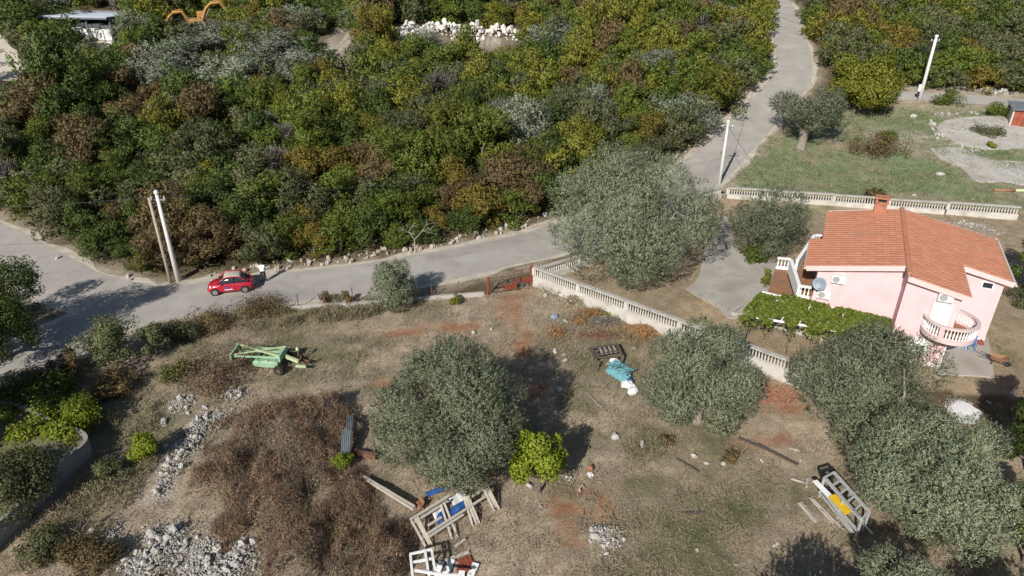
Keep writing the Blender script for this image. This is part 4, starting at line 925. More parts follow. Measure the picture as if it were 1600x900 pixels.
pole('B', 267, 442, 309, .13, .09, M['polewood'], 'thinner beige wooden pole, left one of the twin poles', 0)
pole('C', 1124, 287, 192, .17, .11, M['polewhite'], 'white concrete pole beside the road corner of the balustrade', 3)
pole('D', 1436, 158, 58, .24, .16, M['polewhite'], 'tall white pole with a small box, by the lane above the meadow', 2)
pole('E', 1207, 42, 20, .1, .07, M['steel_dark'], 'small dark pole at the far end of the road', 0)
def wire(a, b, sag, label, r=.02, off=(0, 0, 0)):
    a, b = Vector(a) + Vector(off), Vector(b) + Vector(off); P = []
    for k in range(15):
        t = k / 14; p = a.lerp(b, t); p.z -= sag * 4 * t * (1 - t); P.append(p)
    tag(MB().tube(P, r, 4).build('overhead_wire', M['steel_dark']), label, 'wire', 'overhead wires')
A_, C_, D_, E_ = TOPS['A'], TOPS['C'], TOPS['D'], TOPS['E']
d3 = Vector((0, 0, -.25))
wire(A_ + d3, C_ + d3, 1.6, 'sagging wire crossing the thicket from the twin poles to the road corner pole')
wire(A_ + d3, Vector((-75, 44, 7.5)), .8, 'wire leaving the twin poles over the side road to the left')
wire(C_ + d3, E_ + d3, 2.0, 'wire running along the upper road from the corner pole')
wire(D_ + d3, E_ + d3, 1.4, 'wire from the tall meadow pole towards the small dark pole')
wire(C_ + d3, Vector((21.5, 46, 5.2)), .4, 'wire dropping from the road corner pole to the pink house')

# ================================================================ THE RED CAR
M['carred'] = mat('red_car_paint', (.42, .012, .03), .28, .03, 2, coat=.6, spec=.5)
M['softtop'] = mat('beige_soft_top', (.42, .385, .31), .85, .06, 6, .003, 60)
M['chrome'] = mat('alloy', (.5, .5, .5), .3, .05, 4, metal=.8)
M['lamp'] = mat('lamp_glass', (.75, .75, .72), .15, .03, 3, spec=.6)
M['tail'] = mat('tail_lamp_red', (.35, .03, .03), .25, .03, 3, spec=.5)
M['seat'] = mat('pale_seat', (.75, .73, .7), .7, .05, 5)
M['decalblue'] = mat('blue_print', (.06, .08, .25), .5, .05, 4)
M['decalwhite'] = mat('white_print', (.8, .8, .8), .5, .05, 4)
def loft(secs, m, name, parent, smooth=True, cap=True):
    n = len(secs[0]); b = MB(); b.v = [tuple(p) for s in secs for p in s]
    for i in range(len(secs) - 1):
        for k in range(n): b.f.append((i * n + k, i * n + (k + 1) % n, (i + 1) * n + (k + 1) % n, (i + 1) * n + k))
    if cap: b.f += [tuple(reversed(range(n))), tuple((len(secs) - 1) * n + k for k in range(n))]
    return b.build(name, m, parent, smooth=smooth)
def car():
    pf, pr = G(337, 463), G(384, 458); v = (pf - pr); v.z = 0; hd = math.atan2(v.y, v.x); mid = pf.lerp(pr, .5)
    side = Vector((-math.sin(hd), math.cos(hd), 0))   # car's left, towards the camera
    c = mid - side * .78; c.z = h1(c.x, c.y) + .02
    root = empty('parked_car', c, hd, 'small red convertible with a beige fabric roof parked at the road edge', 'car', scale=(.94, .94, .94))
    def sec(x, w, top, low, crown_=.03):
        pts = [(0, top + crown_), (.55 * w, top + crown_ * .7), (.86 * w, top - .04), (w * .985, top - .16), (w, (top + low) / 2 + .04), (w * .97, low + .14), (w * .86, low)]
        full = [(x, y, z) for y, z in pts] + [(x, -y, z) for y, z in reversed(pts[1:])]
        return full
    S = [sec(-1.77, .52, .74, .4), sec(-1.7, .7, .86, .3), sec(-1.5, .77, .93, .24), sec(-1.15, .805, .95, .2), sec(-.5, .815, .95, .19), sec(.2, .815, .94, .19), sec(.75, .805, .93, .19), sec(1.1, .795, .89, .2), sec(1.42, .755, .8, .22), sec(1.62, .67, .7, .24), sec(1.74, .53, .58, .3)]
    body = loft(S, M['carred'], 'body', root)
    def gs(x, top, wt, wb=.74, bot=.9):
        pts = [(0, top), (wt * .6, top - .012), (wt * .93, top - .06), (wb * .98, bot + .02), (wb * .9, bot - .06)]
        return [(x, y, z) for y, z in pts] + [(x, -y, z) for y, z in reversed(pts[1:])]
    loft([gs(.92, .93, .6), gs(.62, 1.17, .6), gs(.32, 1.4, .59), gs(-.2, 1.46, .6), gs(-.75, 1.43, .6), gs(-1.2, 1.22, .6), gs(-1.52, .97, .6)], M['darkglass'], 'windows', root)
    def rs(x, top, wt): 
        pts = [(0, top + .02), (wt * .6, top + .01), (wt * .97, top - .04), (wt * .97, top - .08), (0, top - .05)]
        return [(x, y, z) for y, z in pts] + [(x, -y, z) for y, z in reversed(pts[1:-1])]
    loft([rs(.36, 1.395, .57), rs(.1, 1.45, .6), rs(-.2, 1.475, .6), rs(-.75, 1.445, .6), rs(-.95, 1.36, .59)], M['softtop'], 'soft_top', root)
    for s in (-1, 1):
        MB().tube([(.95, s * .72, .93), (.62, s * .655, 1.16), (.32, s * .61, 1.39), (-.2, s * .62, 1.44), (-.75, s * .625, 1.41), (-1.15, s * .68, 1.2), (-1.5, s * .72, .98)], .045, 6).build('roof_side_rail', M['carred'], root, smooth=True)
        MB().bar((-.33, s * .735, .95), (-.4, s * .64, 1.41), .07, .05).build('door_pillar', M['steel_dark'], root)
        # door panel, handle, mirror
        D = MB(); N_ = 7; vs = []; fs = []
        for i in range(N_):
            x = -.42 + i * (1.14 / (N_ - 1))
            for z, y in ((.32, .808), (.5, .823), (.68, .822), (.84, .806)): vs.append((x, s * (y + .004), z))
        for i in range(N_ - 1):
            for k in range(3): fs.append((i * 4 + k, i * 4 + 4 + k, i * 4 + 5 + k, i * 4 + 1 + k))
        dr = D.add(vs, fs).build('door', M['carred'], root, smooth=True)
        MB().box((-.28, s * .835, .78), (.16, .02, .03)).build('handle', M['chrome'], dr)
        MB().lathe([(.02, -.06), (.07, -.02), (.07, .04), (.02, .07)], 8, (.62, s * .88, .98)).build('mirror', M['carred'], root, smooth=True)
        MB().lathe([(.02, 0), (.11, .01), (.12, .03), (.09, .06), (.02, .075)], 14).build('headlight', M['lamp'], root, (1.44, s * .6, .7), smooth=True).rotation_euler = (R_(s * -22), R_(62), 0)
        MB().lathe([(.02, 0), (.065, .01), (.05, .04), (.01, .05)], 12).build('fog_light', M['lamp'], root, (1.6, s * .58, .5), smooth=True).rotation_euler = (R_(s * -20), R_(80), 0)
        MB().box((-1.66, s * .68, .76), (.1, .1, .2)).build('tail_light', M['tail'], root, bevel=.03)
        if s > 0:
            lg = MB(); lg.box((.2, .832, .62), (.3, .006, .22)); lg.build('door_emblem', M['decalblue'], dr)
            l2 = MB(); [l2.box((.32 - k * .12, .8335, .455), (.1, .006, .07)) for k in range(5)]; l2.build('door_print', M['decalwhite'], dr)
        MB().box((-.1, s * .34, .98), (.14, .42, .5)).build('seat', M['seat'], root, bevel=.05)
    MB().box((-1.74, 0, .42), (.12, 1.2, .22)).build('rear_bumper', M['carred'], root, bevel=.05)
    MB().box((1.735, 0, .42), (.05, .8, .12)).build('grille', M['steel_dark'], root)
    MB().box((1.76, 0, .5), (.02, .46, .11)).build('number_plate', M['decalwhite'], root)
    MB().box((-1.805, 0, .5), (.02, .46, .11)).build('number_plate', M['decalwhite'], root)
    ty = MB().lathe([(.19, -.085), (.27, -.085), (.295, -.06), (.295, .06), (.27, .085), (.19, .085)], 20).mesh('tyre', M['black'], False)
    rm = MB(); rm.lathe([(.05, .05), (.2, .06), (.2, .088), (.185, .09)], 16)
    for k in range(6): a = k * math.pi / 3; rm.bar((.03 * math.cos(a), .03 * math.sin(a), .085), (.19 * math.cos(a), .19 * math.sin(a), .085), .05, .03)
    rmm = rm.mesh('rim', M['chrome'])
    for x in (-1.15, 1.14):
        for s in (-1, 1):
            MB().lathe([(.01, 0), (.345, 0), (.345, .01), (.01, .01)], 18).build('wheel_arch', M['black'], root, (x, s * .806, .31)).rotation_euler = (R_(-90 * s), 0, 0)
            wl = inst('wheel', ty, root, (x, s * .755, .295), (R_(-90 * s), 0, 0)); inst('rim', rmm, wl)
car()

# ================================================================ THE MAN
M['skin'] = mat('skin', (.42, .25, .17), .6, .08, 8); M['tee'] = mat('white_tshirt', (.8, .8, .8), .85, .04, 6, .004, 30)
M['trouser'] = mat('dark_trousers', (.025, .026, .03), .9, .15, 6, .004, 30); M['hair'] = mat('dark_brown_hair', (.045, .028, .018), .7, .2, 30); M['shoe'] = mat('dark_shoe', (.03, .03, .03), .6, .1, 8)
def man():
    g = G(413, 441); root = empty('person', (g.x, g.y, h1(g.x, g.y) + .02), R_(8), 'man in a white T-shirt and dark trousers standing behind the red car', 'person')
    J = {'pelvis': (0, 0, .95, .15), 'waist': (0, .01, 1.1, .145), 'chest': (0, .0, 1.3, .17), 'neck0': (0, 0, 1.47, .085), 'neck': (0, .01, 1.54, .06), 'head': (0, .035, 1.64, .1), 'crown': (0, .02, 1.74, .085)}
    E = [('pelvis', 'waist'), ('waist', 'chest'), ('chest', 'neck0'), ('neck0', 'neck'), ('neck', 'head'), ('head', 'crown')]
    J['nose'] = (0, .14, 1.63, .018); E.append(('head', 'nose'))
    for s, n in ((-1, 'l'), (1, 'r')):
        J['hip' + n] = (s * .1, 0, .9, .12); J['knee' + n] = (s * .13, .03 * s, .49, .085); J['ankle' + n] = (s * .15, .0 + .06 * s, .09, .06); J['toe' + n] = (s * .18, .17 + .06 * s, .04, .035)
        E += [('pelvis', 'hip' + n), ('hip' + n, 'knee' + n), ('knee' + n, 'ankle' + n), ('ankle' + n, 'toe' + n)]
        J['sh' + n] = (s * .2, 0, 1.42, .065); J['el' + n] = (s * .29, .1, 1.17, .047); J['wr' + n] = (s * .12, .33, 1.24, .03); J['pa' + n] = (s * .08, .39, 1.26, .033)
        E += [('chest', 'sh' + n), ('sh' + n, 'el' + n), ('el' + n, 'wr' + n), ('wr' + n, 'pa' + n)]
        for k in range(4):
            a = 'f%s%d' % (n, k); J[a] = (s * .06 - s * .0, .44, 1.29 - k * .022, .0095); J[a + 'b'] = (s * (.02), .475 - .004 * k, 1.295 - k * .022, .0085)
            E += [('pa' + n, a), (a, a + 'b')]
        J['t' + n] = (s * .06, .39, 1.31, .011); J['t' + n + 'b'] = (s * .035, .42, 1.335, .009); E += [('pa' + n, 't' + n), ('t' + n, 't' + n + 'b')]
    ks = list(J); me = bpy.data.meshes.new('body'); me.from_pydata([J[k][:3] for k in ks], [(ks.index(a), ks.index(b)) for a, b in E], []); me.update()
    o = bpy.data.objects.new('body', me); COL.objects.link(o); o.modifiers.new('skin', 'SKIN'); ss = o.modifiers.new('sub', 'SUBSURF'); ss.levels = ss.render_levels = 2
    for i, k in enumerate(ks):
        sv = me.skin_vertices[0].data[i]; r = J[k][3]; sv.radius = (r * (1.25 if k in ('chest', 'waist', 'pelvis') else 1), r * (.8 if k in ('chest', 'waist', 'pelvis') else 1)); sv.use_root = (k == 'pelvis')
    dg = bpy.context.evaluated_depsgraph_get(); nm = bpy.data.meshes.new_from_object(o.evaluated_get(dg)); bpy.data.objects.remove(o)
    for m in ('skin', 'tee', 'trouser', 'shoe', 'hair'): nm.materials.append(M[m])
    for p in nm.polygons:
        c = p.center; ax = abs(c.x); i = 0
        if c.z < .085: i = 3
        elif c.z < 1.0 and ax < .26 and c.y < .25: i = 2
        elif c.z < 1.5 and c.y < .09 + 0 * ax and c.z > 1.0: i = 1
        p.material_index = i; p.use_smooth = True
    nm.name = 'body'; b = inst('body', nm, root)
    hr = MB(); vs = []
    for i in range(6):
        for k in range(12):
            t = math.pi * .5 * i / 5.5; a = 2 * math.pi * k / 12; fr = .6 if math.sin(a) > .3 else 1.25
            vs.append((.104 * math.sin(t * fr) * math.cos(a) if fr < 1 else .108 * math.sin(min(t * fr, 1.9)) * math.cos(a), .015 + .118 * math.sin(min(t * fr, 1.9)) * math.sin(a), 1.665 + .125 * math.cos(t * fr)))
    hr.add(vs, [(i * 12 + k, i * 12 + (k + 1) % 12, i * 12 + 12 + (k + 1) % 12, i * 12 + 12 + k) for i in range(5) for k in range(12)]); hr.build('hair', M['hair'], root, smooth=True)
    tag(MB().box((g.x, g.y + .46, g.z + 1.3), (.075, .012, .15), R_(8)).build('phone', M['steel_dark'], bevel=.004), 'small dark phone held up by the man in white', 'phone')
man()

# ================================================================ THINGS IN THE FIELD
M['mint'] = mat('faded_green_paint', (.3, .47, .31), .55, .12, 3, dirt=(.22, .36, .2), dscale=2)
M['mintpale'] = mat('pale_green_paint', (.45, .52, .3), .6, .12, 3)
M['board'] = mat('weathered_pale_wood', (.46, .42, .36), .9, .18, 9, .004, 60)
M['greywood'] = mat('grey_old_wood', (.3, .275, .245), .9, .2, 9, .004, 60)
M['darkwood'] = mat('dark_old_wood', (.085, .07, .06), .9, .25, 9, .004, 60)
M['whiteboard'] = mat('white_painted_board', (.78, .78, .78), .6, .08, 3, dirt=(.6, .58, .54), dscale=3)
M['bluesheet'] = mat('blue_sheet', (.03, .1, .3), .5, .25, 4)
M['navy'] = mat('dark_blue_plastic', (.02, .075, .18), .4, .2, 4)
M['greysheet'] = mat('grey_corrugated_sheet', (.17, .195, .21), .6, .15, 3, dirt=(.1, .11, .11), dscale=2)
M['teal'] = mat('turquoise_net', (.12, .29, .33), .7, .25, 9)
M['bagwhite'] = mat('white_plastic_bag', (.68, .68, .66), .5, .1, 5)
M['yellowplank'] = mat('yellow_plank', (.62, .4, .02), .6, .12, 4)
M['galv'] = mat('pale_galvanised_steel', (.5, .5, .49), .5, .12, 6, metal=.35)
M['rock'] = mat('white_limestone', (.42, .4, .37), .95, .25, 5, .01, 20, dirt=(.28, .26, .235), dscale=2.5, spec=.1)
M['rockwarm'] = mat('warm_limestone', (.42, .36, .28), .95, .25, 5, .01, 20, dirt=(.27, .19, .13), dscale=2, spec=.1)
M['lime_heap'] = mat('white_sand', (.72, .71, .69), .95, .1, 3, .02, 14)
M['redearth'] = mat('terracotta', (.3, .14, .085), .9, .2, 6)
def implement():
    g = G(419, 573); S_ = .86
    root = empty('farm_implement', g, R_(-4), 'pale green farm trailer machine with a cross braced top frame standing in dry weeds', 'farm machine', scale=(S_, S_, S_))
    fr = MB(); z = 1.15; L0, L1, Y0, Y1 = -2.3, 1.25, -.45, .75
    for y in (Y0, Y1): fr.bar((L0, y, z), (L1, y, z), .12, .1)
    fr.build('side_beam', M['mint'], root)
    a = MB(); a.add([(L0 - .05, Y0 - .3, z - .25), (L0 - .05, Y1 + .1, z - .1), (L0 - .05, Y1 + .1, z + .3), (L0 - .05, Y0 - .3, z + .2)], [(0, 1, 2, 3)]); a.bar((L0, Y0 - .3, z), (L0, Y1 + .1, z + .1), .1, .5); a.build('end_plate', M['mint'], root)
    MB().bar((L1, Y0 - .2, z), (L1, Y1 + .1, z), .12, .45).build('end_plate', M['mint'], root)
    for p, q_, wd, mm in (((L0, Y1, z + .25), (L1, Y0, z + .12), .2, 'mintpale'), ((L0, Y0, z + .1), (L1, Y1, z + .2), .1, 'mintpale'), ((L0, .3, z), (L1, .15, z + .05), .1, 'mint'), ((L0, 0, z), (L1, .4, z + .05), .08, 'mint')):
        MB().bar(p, q_, wd, .06).build('cross_brace', M[mm], root)
    for k in range(7): x = -1.9 + k * .45; MB().bar((x, Y0, z - .06), (x + .1, Y1, z - .06), .05).build('slat', M['mint'], root)
    def hs(x, w, t, b): return [(x, -.75 - w, t), (x, -.75 + w * .2, t + .08), (x, .1, t), (x, .15, b + .1), (x, -.3, b), (x, -.75 - w * .6, b + .06)]
    hp = loft([hs(-.75, .0, .78, .62), hs(-.6, .08, .88, .5), hs(.2, .12, .9, .45), hs(.95, .1, .88, .45), hs(1.12, .02, .8, .6)], M['mint'], 'tank', root, smooth=False)
    MB().lathe([(.12, 0), (.14, .05), (.05, .08)], 12, (.3, -.7, .97)).build('tank_lid', M['mintpale'], hp)
    MB().bar((L1, .1, 1.0), (2.5, -.25, .75), .22, .2).build('drawbar', M['mintpale'], root)
    MB().box((2.75, -.55, .55), (.75, .16, .14)).build('step_bar', M['mintpale'], root)
    t = MB(); t.tube([(2.1, .75, .1), (2.15, .75, 1.05)], .07, 7); t.bar((2.1, .75, .6), (2.3, 0, .7), .07); t.build('stand', M['rustiron'], root)
    MB().lathe([(.1, 0), (.14, .1), (.05, .3)], 8, (2.1, .78, 1.02)).build('stand_cap', M['mintpale'], root)
    for p, q_ in (((2.3, .2, .65), (3.0, .35, .45)), ((2.4, .5, .3), (3.1, .1, .55)), ((2.7, .6, .2), (2.8, -.2, .6)), ((2.5, -.1, .2), (2.5, .3, .95)), ((3.0, -.1, .35), (3.2, .5, .6))): MB().tube([p, q_], .05, 6).build('linkage_rod', M['rustiron'], root)
    ty = MB().lathe([(.1, -.12), (.33, -.12), (.4, -.06), (.4, .06), (.33, .12), (.1, .12)], 18).mesh('wheel', M['black'])
    for y in (-1.0, .95):
        wl = inst('wheel', ty, root, (1.25, y, .4), (R_(90), 0, R_(-6))); MB().lathe([(.02, -.13), (.17, -.13), (.17, .13), (.02, .13)], 12).build('rim', M['rustiron'], wl)
    MB().bar((1.25, -.95, .4), (1.25, .9, .4), .1).build('axle', M['rustiron'], root)
    for x, y in ((L0 + .1, Y0), (L0 + .1, Y1), (L1 - .1, Y0), (L1 - .1, Y1)): MB().bar((x, y, 0), (x, y, z), .08).build('leg', M['mint'], root)
implement()
def at(px, py, h): return G(px, py, h)
def barset(name, lab, cat, bars, group=None):
    """bars: part name, material, (px,py,height), (px,py,height), width, thickness"""
    o = at(bars[0][2][0], bars[0][2][1], 0); o.z = h1(o.x, o.y); root = empty(name, o, 0, lab, cat, group)
    for nm, m, a, b, w_, t in bars: MB().bar(at(*a) - o, at(*b) - o, w_, t).build(nm, M[m], root)
    return root
tb = []
# timber trestle frame: two long rails, four groups of legs pointing towards the camera
for (a, b) in (((641, 812, .75), (702, 774, .75)), ((644, 818, .7), (700, 783, .7)), ((668, 834, .55), (766, 771, .55)), ((670, 839, .5), (724, 804, .5)), ((737, 776, .62), (756, 764, .62)), ((669, 821, .6), (690, 808, .6))): tb.append(('rail', 'board', a, b, .11, .06))
for x, y, x2, y2 in ((643, 814, 666, 856), (652, 808, 678, 858), (649, 810, 672, 853), (689, 789, 706, 842), (694, 786, 715, 840), (722, 770, 739, 822), (731, 774, 749, 818), (726, 772, 745, 820), (755, 763, 772, 798), (763, 762, 780, 796), (759, 762, 775, 793)): tb.append(('leg', 'board', (x, y, .8), (x2, y2, .05), .09, .06))
barset('timber_trestle', 'long weathered timber trestle frame with paired legs below the central olive', 'trestle', tb)
wb = []
for a, b in (((640, 866, .9), (675, 858, .9)), ((641, 866, .9), (645, 905, .9)), ((664, 861, .92), (671, 905, .92)), ((674, 858, .9), (682, 904, .9)), ((642, 879, .86), (674, 873, .86)), ((648, 891, .96), (692, 898, .96)), ((690, 898, .96), (722, 899, .9))): wb.append(('bar', 'whiteboard', a, b, .1, .06))
for p in ((641, 866), (675, 858), (645, 903), (682, 903)): g = at(p[0], p[1], .9); q_ = proj(g.x, g.y, 0); wb.append(('leg', 'whiteboard', (p[0], p[1], .9), (q_[0], q_[1], .02), .07, .07))
barset('open_stand', 'white painted open frame at the bottom edge of the photo', 'frame', wb)
for i, (a, b, w_, m, lab) in enumerate([((697, 896), (706, 874), .3, 'whiteboard', 'short white board lying left of the rusty sheet'), ((684, 893), (690, 878), .25, 'whiteboard', 'short white board lying against the white frame'), ((735, 900), (744, 880), .3, 'whiteboard', 'white board lying right of the rusty sheet'), ((720, 905), (722, 892), .28, 'whiteboard', 'white board below the rusty sheet'), ((692, 877), (733, 862), .14, 'board', 'long pale plank above the short white boards'), ((711, 854), (727, 842), .12, 'board', 'short pale plank in the grass below the trestle'), ((711, 892), (714, 878), .14, 'greywood', 'grey plank between two white boards')]):
    o = at(*a, .1); c = at(*b, .14); tag(MB().bar((0, 0, 0), c - o, w_, .05).build('board', M[m], None, o), lab, 'board')
g = at(726, 884, .12); b = MB()
for k in range(5): b.box(((k - 2) * .16, .02 * k, .02 * (k % 2)), (.15, .75, .03))
tag(b.build('rusty_sheet', M['redgate'], None, g, R_(20)), 'rusty red sheet lying between white boards at the bottom edge', 'sheet')
def sheetpx(name, px, h, th, m, lab, cat, rib=0, group=None):
    o = at(*px[0], h if not hasattr(h, '__len__') else h[0]); P = [at(x, y, h if not hasattr(h, '__len__') else h[i]) - o for i, (x, y) in enumerate(px)]
    b = MB(); n = 8 if not rib else rib * 4
    vs = []; fs = []
    for i in range(n + 1):
        u = i / n; a = P[0].lerp(P[1], u); c = P[3].lerp(P[2], u); dz = (.035 * math.sin(u * rib * 2 * math.pi)) if rib else .02 * math.sin(u * 9 + len(lab))
        for p in (a, a.lerp(c, .5) + Vector((0, 0, .015)), c): vs.append((p.x, p.y, p.z + dz))
    for i in range(n):
        for k in range(2): fs.append((i * 3 + k, i * 3 + 3 + k, i * 3 + 4 + k, i * 3 + 1 + k))
    ob = b.add(vs, fs).build(name, M[m], None, o); s = ob.modifiers.new('solid', 'SOLIDIFY'); s.thickness = th; tag(ob, lab, cat, group); return ob
sheetpx('blue_sheet', [(702, 797), (724, 782), (729, 790), (706, 806)], .5, .04, 'bluesheet', 'blue sheet lying under the trestle rails, right', 'sheet')
sheetpx('blue_sheet', [(664, 770), (700, 757), (703, 764), (668, 776)], .45, .04, 'bluesheet', 'blue sheet at the back of the trestle under the olive', 'sheet')
sheetpx('blue_sheet', [(682, 806), (690, 797), (696, 812), (686, 820)], .42, .04, 'bluesheet', 'small blue panel between two trestle legs', 'sheet')
sheetpx('plastic_sheet', [(672, 795), (690, 788), (694, 800), (680, 812)], .38, .04, 'bagwhite', 'whitish plastic panel under the left half of the trestle', 'sheet')
sheetpx('plastic_sheet', [(700, 778), (722, 766), (732, 778), (708, 790)], .4, .04, 'bagwhite', 'pale blue white panel under the right half of the trestle', 'sheet')
sheetpx('orange_board', [(648, 790), (658, 776), (664, 786), (654, 800)], .3, .05, 'redearth', 'orange brown board at the left end of the trestle', 'board')
for k, (x0, y0, x1, y1) in enumerate(((568, 744, 648, 792), (572, 750, 646, 796))): o = at(x0, y0, .35); tag(MB().bar((0, 0, 0), at(x1, y1, .5) - o, .09, .09).build('timber_pole', M['board'], None, o), ('long pale pole, upper of a pair pointing at the trestle', 'long pale pole, lower of a pair pointing at the trestle')[k], 'pole')
# corrugated grey sheets leaning in the bramble
sheetpx('corrugated_sheet', [(535, 672), (550, 671), (548, 712), (533, 709)], [.9, .9, .5, .5], .02, 'greysheet', 'ribbed grey corrugated sheet lying at the bramble edge', 'sheet', 5)
sheetpx('corrugated_sheet', [(543, 650), (553, 650), (552, 676), (541, 675)], [.7, .7, .85, .85], .02, 'greysheet', 'darker corrugated sheet behind the ribbed grey one', 'sheet', 4)
o = at(551, 706, .25); tag(MB().bar((0, 0, 0), at(588, 714, .25) - o, .22, .3).build('rusty_beam', M['rustiron'], None, o), 'rusty red steel beam right of the grey corrugated sheet', 'beam')
def canister():
    g = at(513, 640, 0); r = empty('blue_crate', g, R_(18), 'dark blue plastic crate with a white strip at the top of the bramble', 'crate')
    MB().box((0, 0, .3), (.55, .95, .55)).build('crate_body', M['navy'], r, bevel=.06); [MB().box((0, y, .59), (.5, .1, .05)).build('rib', M['bluesheet'], r, bevel=.01) for y in (-.32, 0, .32)]
    MB().bar((.36, -.5, .55), (.36, .5, .62), .09, .05).build('white_strip', M['whiteboard'], r); MB().bar((-.33, -.45, .1), (-.33, .1, .4), .07, .05).build('white_strip', M['whiteboard'], r)
canister()
# dark broken pallet / bench frame
pl = []
for a, b in (((920, 545, .6), (963, 538, .65)), ((930, 555, .6), (969, 548, .65)), ((930, 558, .45), (966, 558, .45))): pl.append(('rail', 'darkwood', a, b, .11, .09))
for a, b in (((963, 537, .66), (972, 556, .6)), ((922, 545, .6), (931, 562, .5)), ((972, 555, .6), (970, 572, .05)), ((936, 564, .5), (933, 580, .05)), ((930, 548, .55), (934, 556, .55))): pl.append(('leg', 'darkwood', a, b, .12, .1))
for k in range(5): x = 937 + k * 7; pl.append(('slat', 'greywood', (x, 543.5 - k * 1.1, .63), (x + 4, 554 - k * 1.0, .63), .12, .03))
barset('broken_pallet', 'dark broken wooden pallet frame tilted beside the brush heap', 'pallet', pl)
def netbundle():
    r = np.random.default_rng(6); o = at(970, 592, 0); root = empty('net_bundle', o, 0, 'turquoise net bundle lying left of the round olive', 'net')
    c = MB(); N_ = 16; vs = []; fs = []
    a, b = at(953, 573, .25) - o, at(984, 590, .25) - o; L = b - a; pr = Vector((-L.y, L.x, 0)).normalized()
    for i in range(N_ + 1):
        u = i / N_
        for k in range(9):
            v = k / 8 - .5; p = a + L * u + pr * v * .9 * (1 - .25 * abs(u - .5)); hgt = .42 * max(0, 1 - (2 * v) ** 2) ** .5 * (.7 + .3 * math.sin(u * 3.1)) + r.normal() * .035; vs.append((p.x, p.y, hgt + .02))
    for i in range(N_):
        for k in range(8): fs.append((i * 9 + k, i * 9 + 9 + k, i * 9 + 10 + k, i * 9 + 1 + k))
    c.add(vs, fs).build('folded_net', M['teal'], root)
    for k in range(14):
        q_ = [a + L * (j / 6) + pr * (r.uniform(-.55, .55) + .08 * math.sin(j * 2 + k)) + Vector((0, 0, .3 + .12 * r.random())) for j in range(7)]; MB().tube(q_, .022, 4).build('strand', M['teal'], root)
netbundle()
def bag(px, py, sx, sy, sz, lab, m='bagwhite', seed=1, name='bag', cat='bag', group=None):
    r = np.random.default_rng(seed); bm = bmesh.new(); bmesh.ops.create_icosphere(bm, subdivisions=3, radius=1)
    ph = r.uniform(0, 6, 6)
    for v in bm.verts:
        p = v.co; k = 1 + .13 * math.sin(p.x * 5 + ph[0]) * math.sin(p.y * 4 + ph[1]) + .07 * math.sin(p.z * 9 + ph[2] + p.x * 6); v.co = Vector((p.x * sx * k, p.y * sy * k, max(-.15, p.z * k) * sz))
    me = bpy.data.meshes.new(name); bm.to_mesh(me); bm.free(); me.materials.append(M[m]); g = at(px, py, 0)
    return tag(inst(name, me, None, (g.x, g.y, g.z + .05), (0, 0, seed)), lab, cat, group)
bag(961, 567, .42, .3, .3, 'white plastic bag between the pallet and the turquoise net', seed=2)
bag(980, 603, .42, .32, .3, 'white bag below the turquoise net, upper of two', seed=3); bag(989, 612, .45, .28, .22, 'flattened white bag below the turquoise net, lower of two', seed=4)
bag(983, 596, .3, .25, .25, 'small dark blue rag between net and white bags', 'navy', 5, 'rag', 'rag')
bag(866, 497, .3, .26, .3, 'pale blue grey sack in the weeds left of the brush heap', 'dish', 6, 'sack', 'sack')
bag(1507, 646, 1.15, .8, .07, 'heap of white lime on the ground right of the olives', 'lime_heap', 7, 'lime_heap', 'heap')
bag(922, 735, .18, .18, .28, 'small broken terracotta pot on the red soil', 'redearth', 8, 'pot', 'pot')
bag(922, 743, .2, .16, .12, 'white plastic bottle beside the terracotta pot', 'bagwhite', 9, 'bottle', 'bottle')
# brush heaps of orange cut branches
def brush(px, py, rx, ry, hh, n, m, lab, seed, ln=.22, wd=.06):
    r = np.random.default_rng(seed); g = at(px, py, 0); p = r.normal(size=(n, 2)) * .5; rad = np.hypot(p[:, 0], p[:, 1]); z = np.clip(1 - rad * .8, .02, 1) * hh * r.random(n)
    pos = np.stack([p[:, 0] * rx, p[:, 1] * ry, z + .03], -1); d = unit(r.normal(size=(n, 3)) * [1, 1, .5])
    root = empty('brush_heap', g, 0, lab, 'brush heap'); inst('dry_leaves', leaf_mesh('dry_leaves', pos, d, ln * r.uniform(.6, 1.5, n), wd, M[m], r), root)
    b = MB()
    for k in range(14): a = r.uniform(0, 6.28); q_ = Vector((math.cos(a) * rx * r.random(), math.sin(a) * ry * r.random(), .1)); b.tube([q_, q_ + Vector((r.normal() * .5, r.normal() * .4, .2 + r.random() * hh * .6))], [.02, .008], 4)
    tag(b.build('twigs', M['bark'], root), kind='stuff')
M['orangeleaf'] = leafmat('dead_orange_leaf', [(.34, .16, .06), (.42, .24, .1), (.3, .18, .09), (.46, .3, .16)], .2)
M['redleaf'] = leafmat('dead_red_leaf', [(.3, .13, .08), (.36, .18, .11), (.24, .12, .07)], .2)
M['strawleaf'] = leafmat('straw', [(.33, .29, .2), (.26, .22, .14), (.4, .36, .26)], .2)
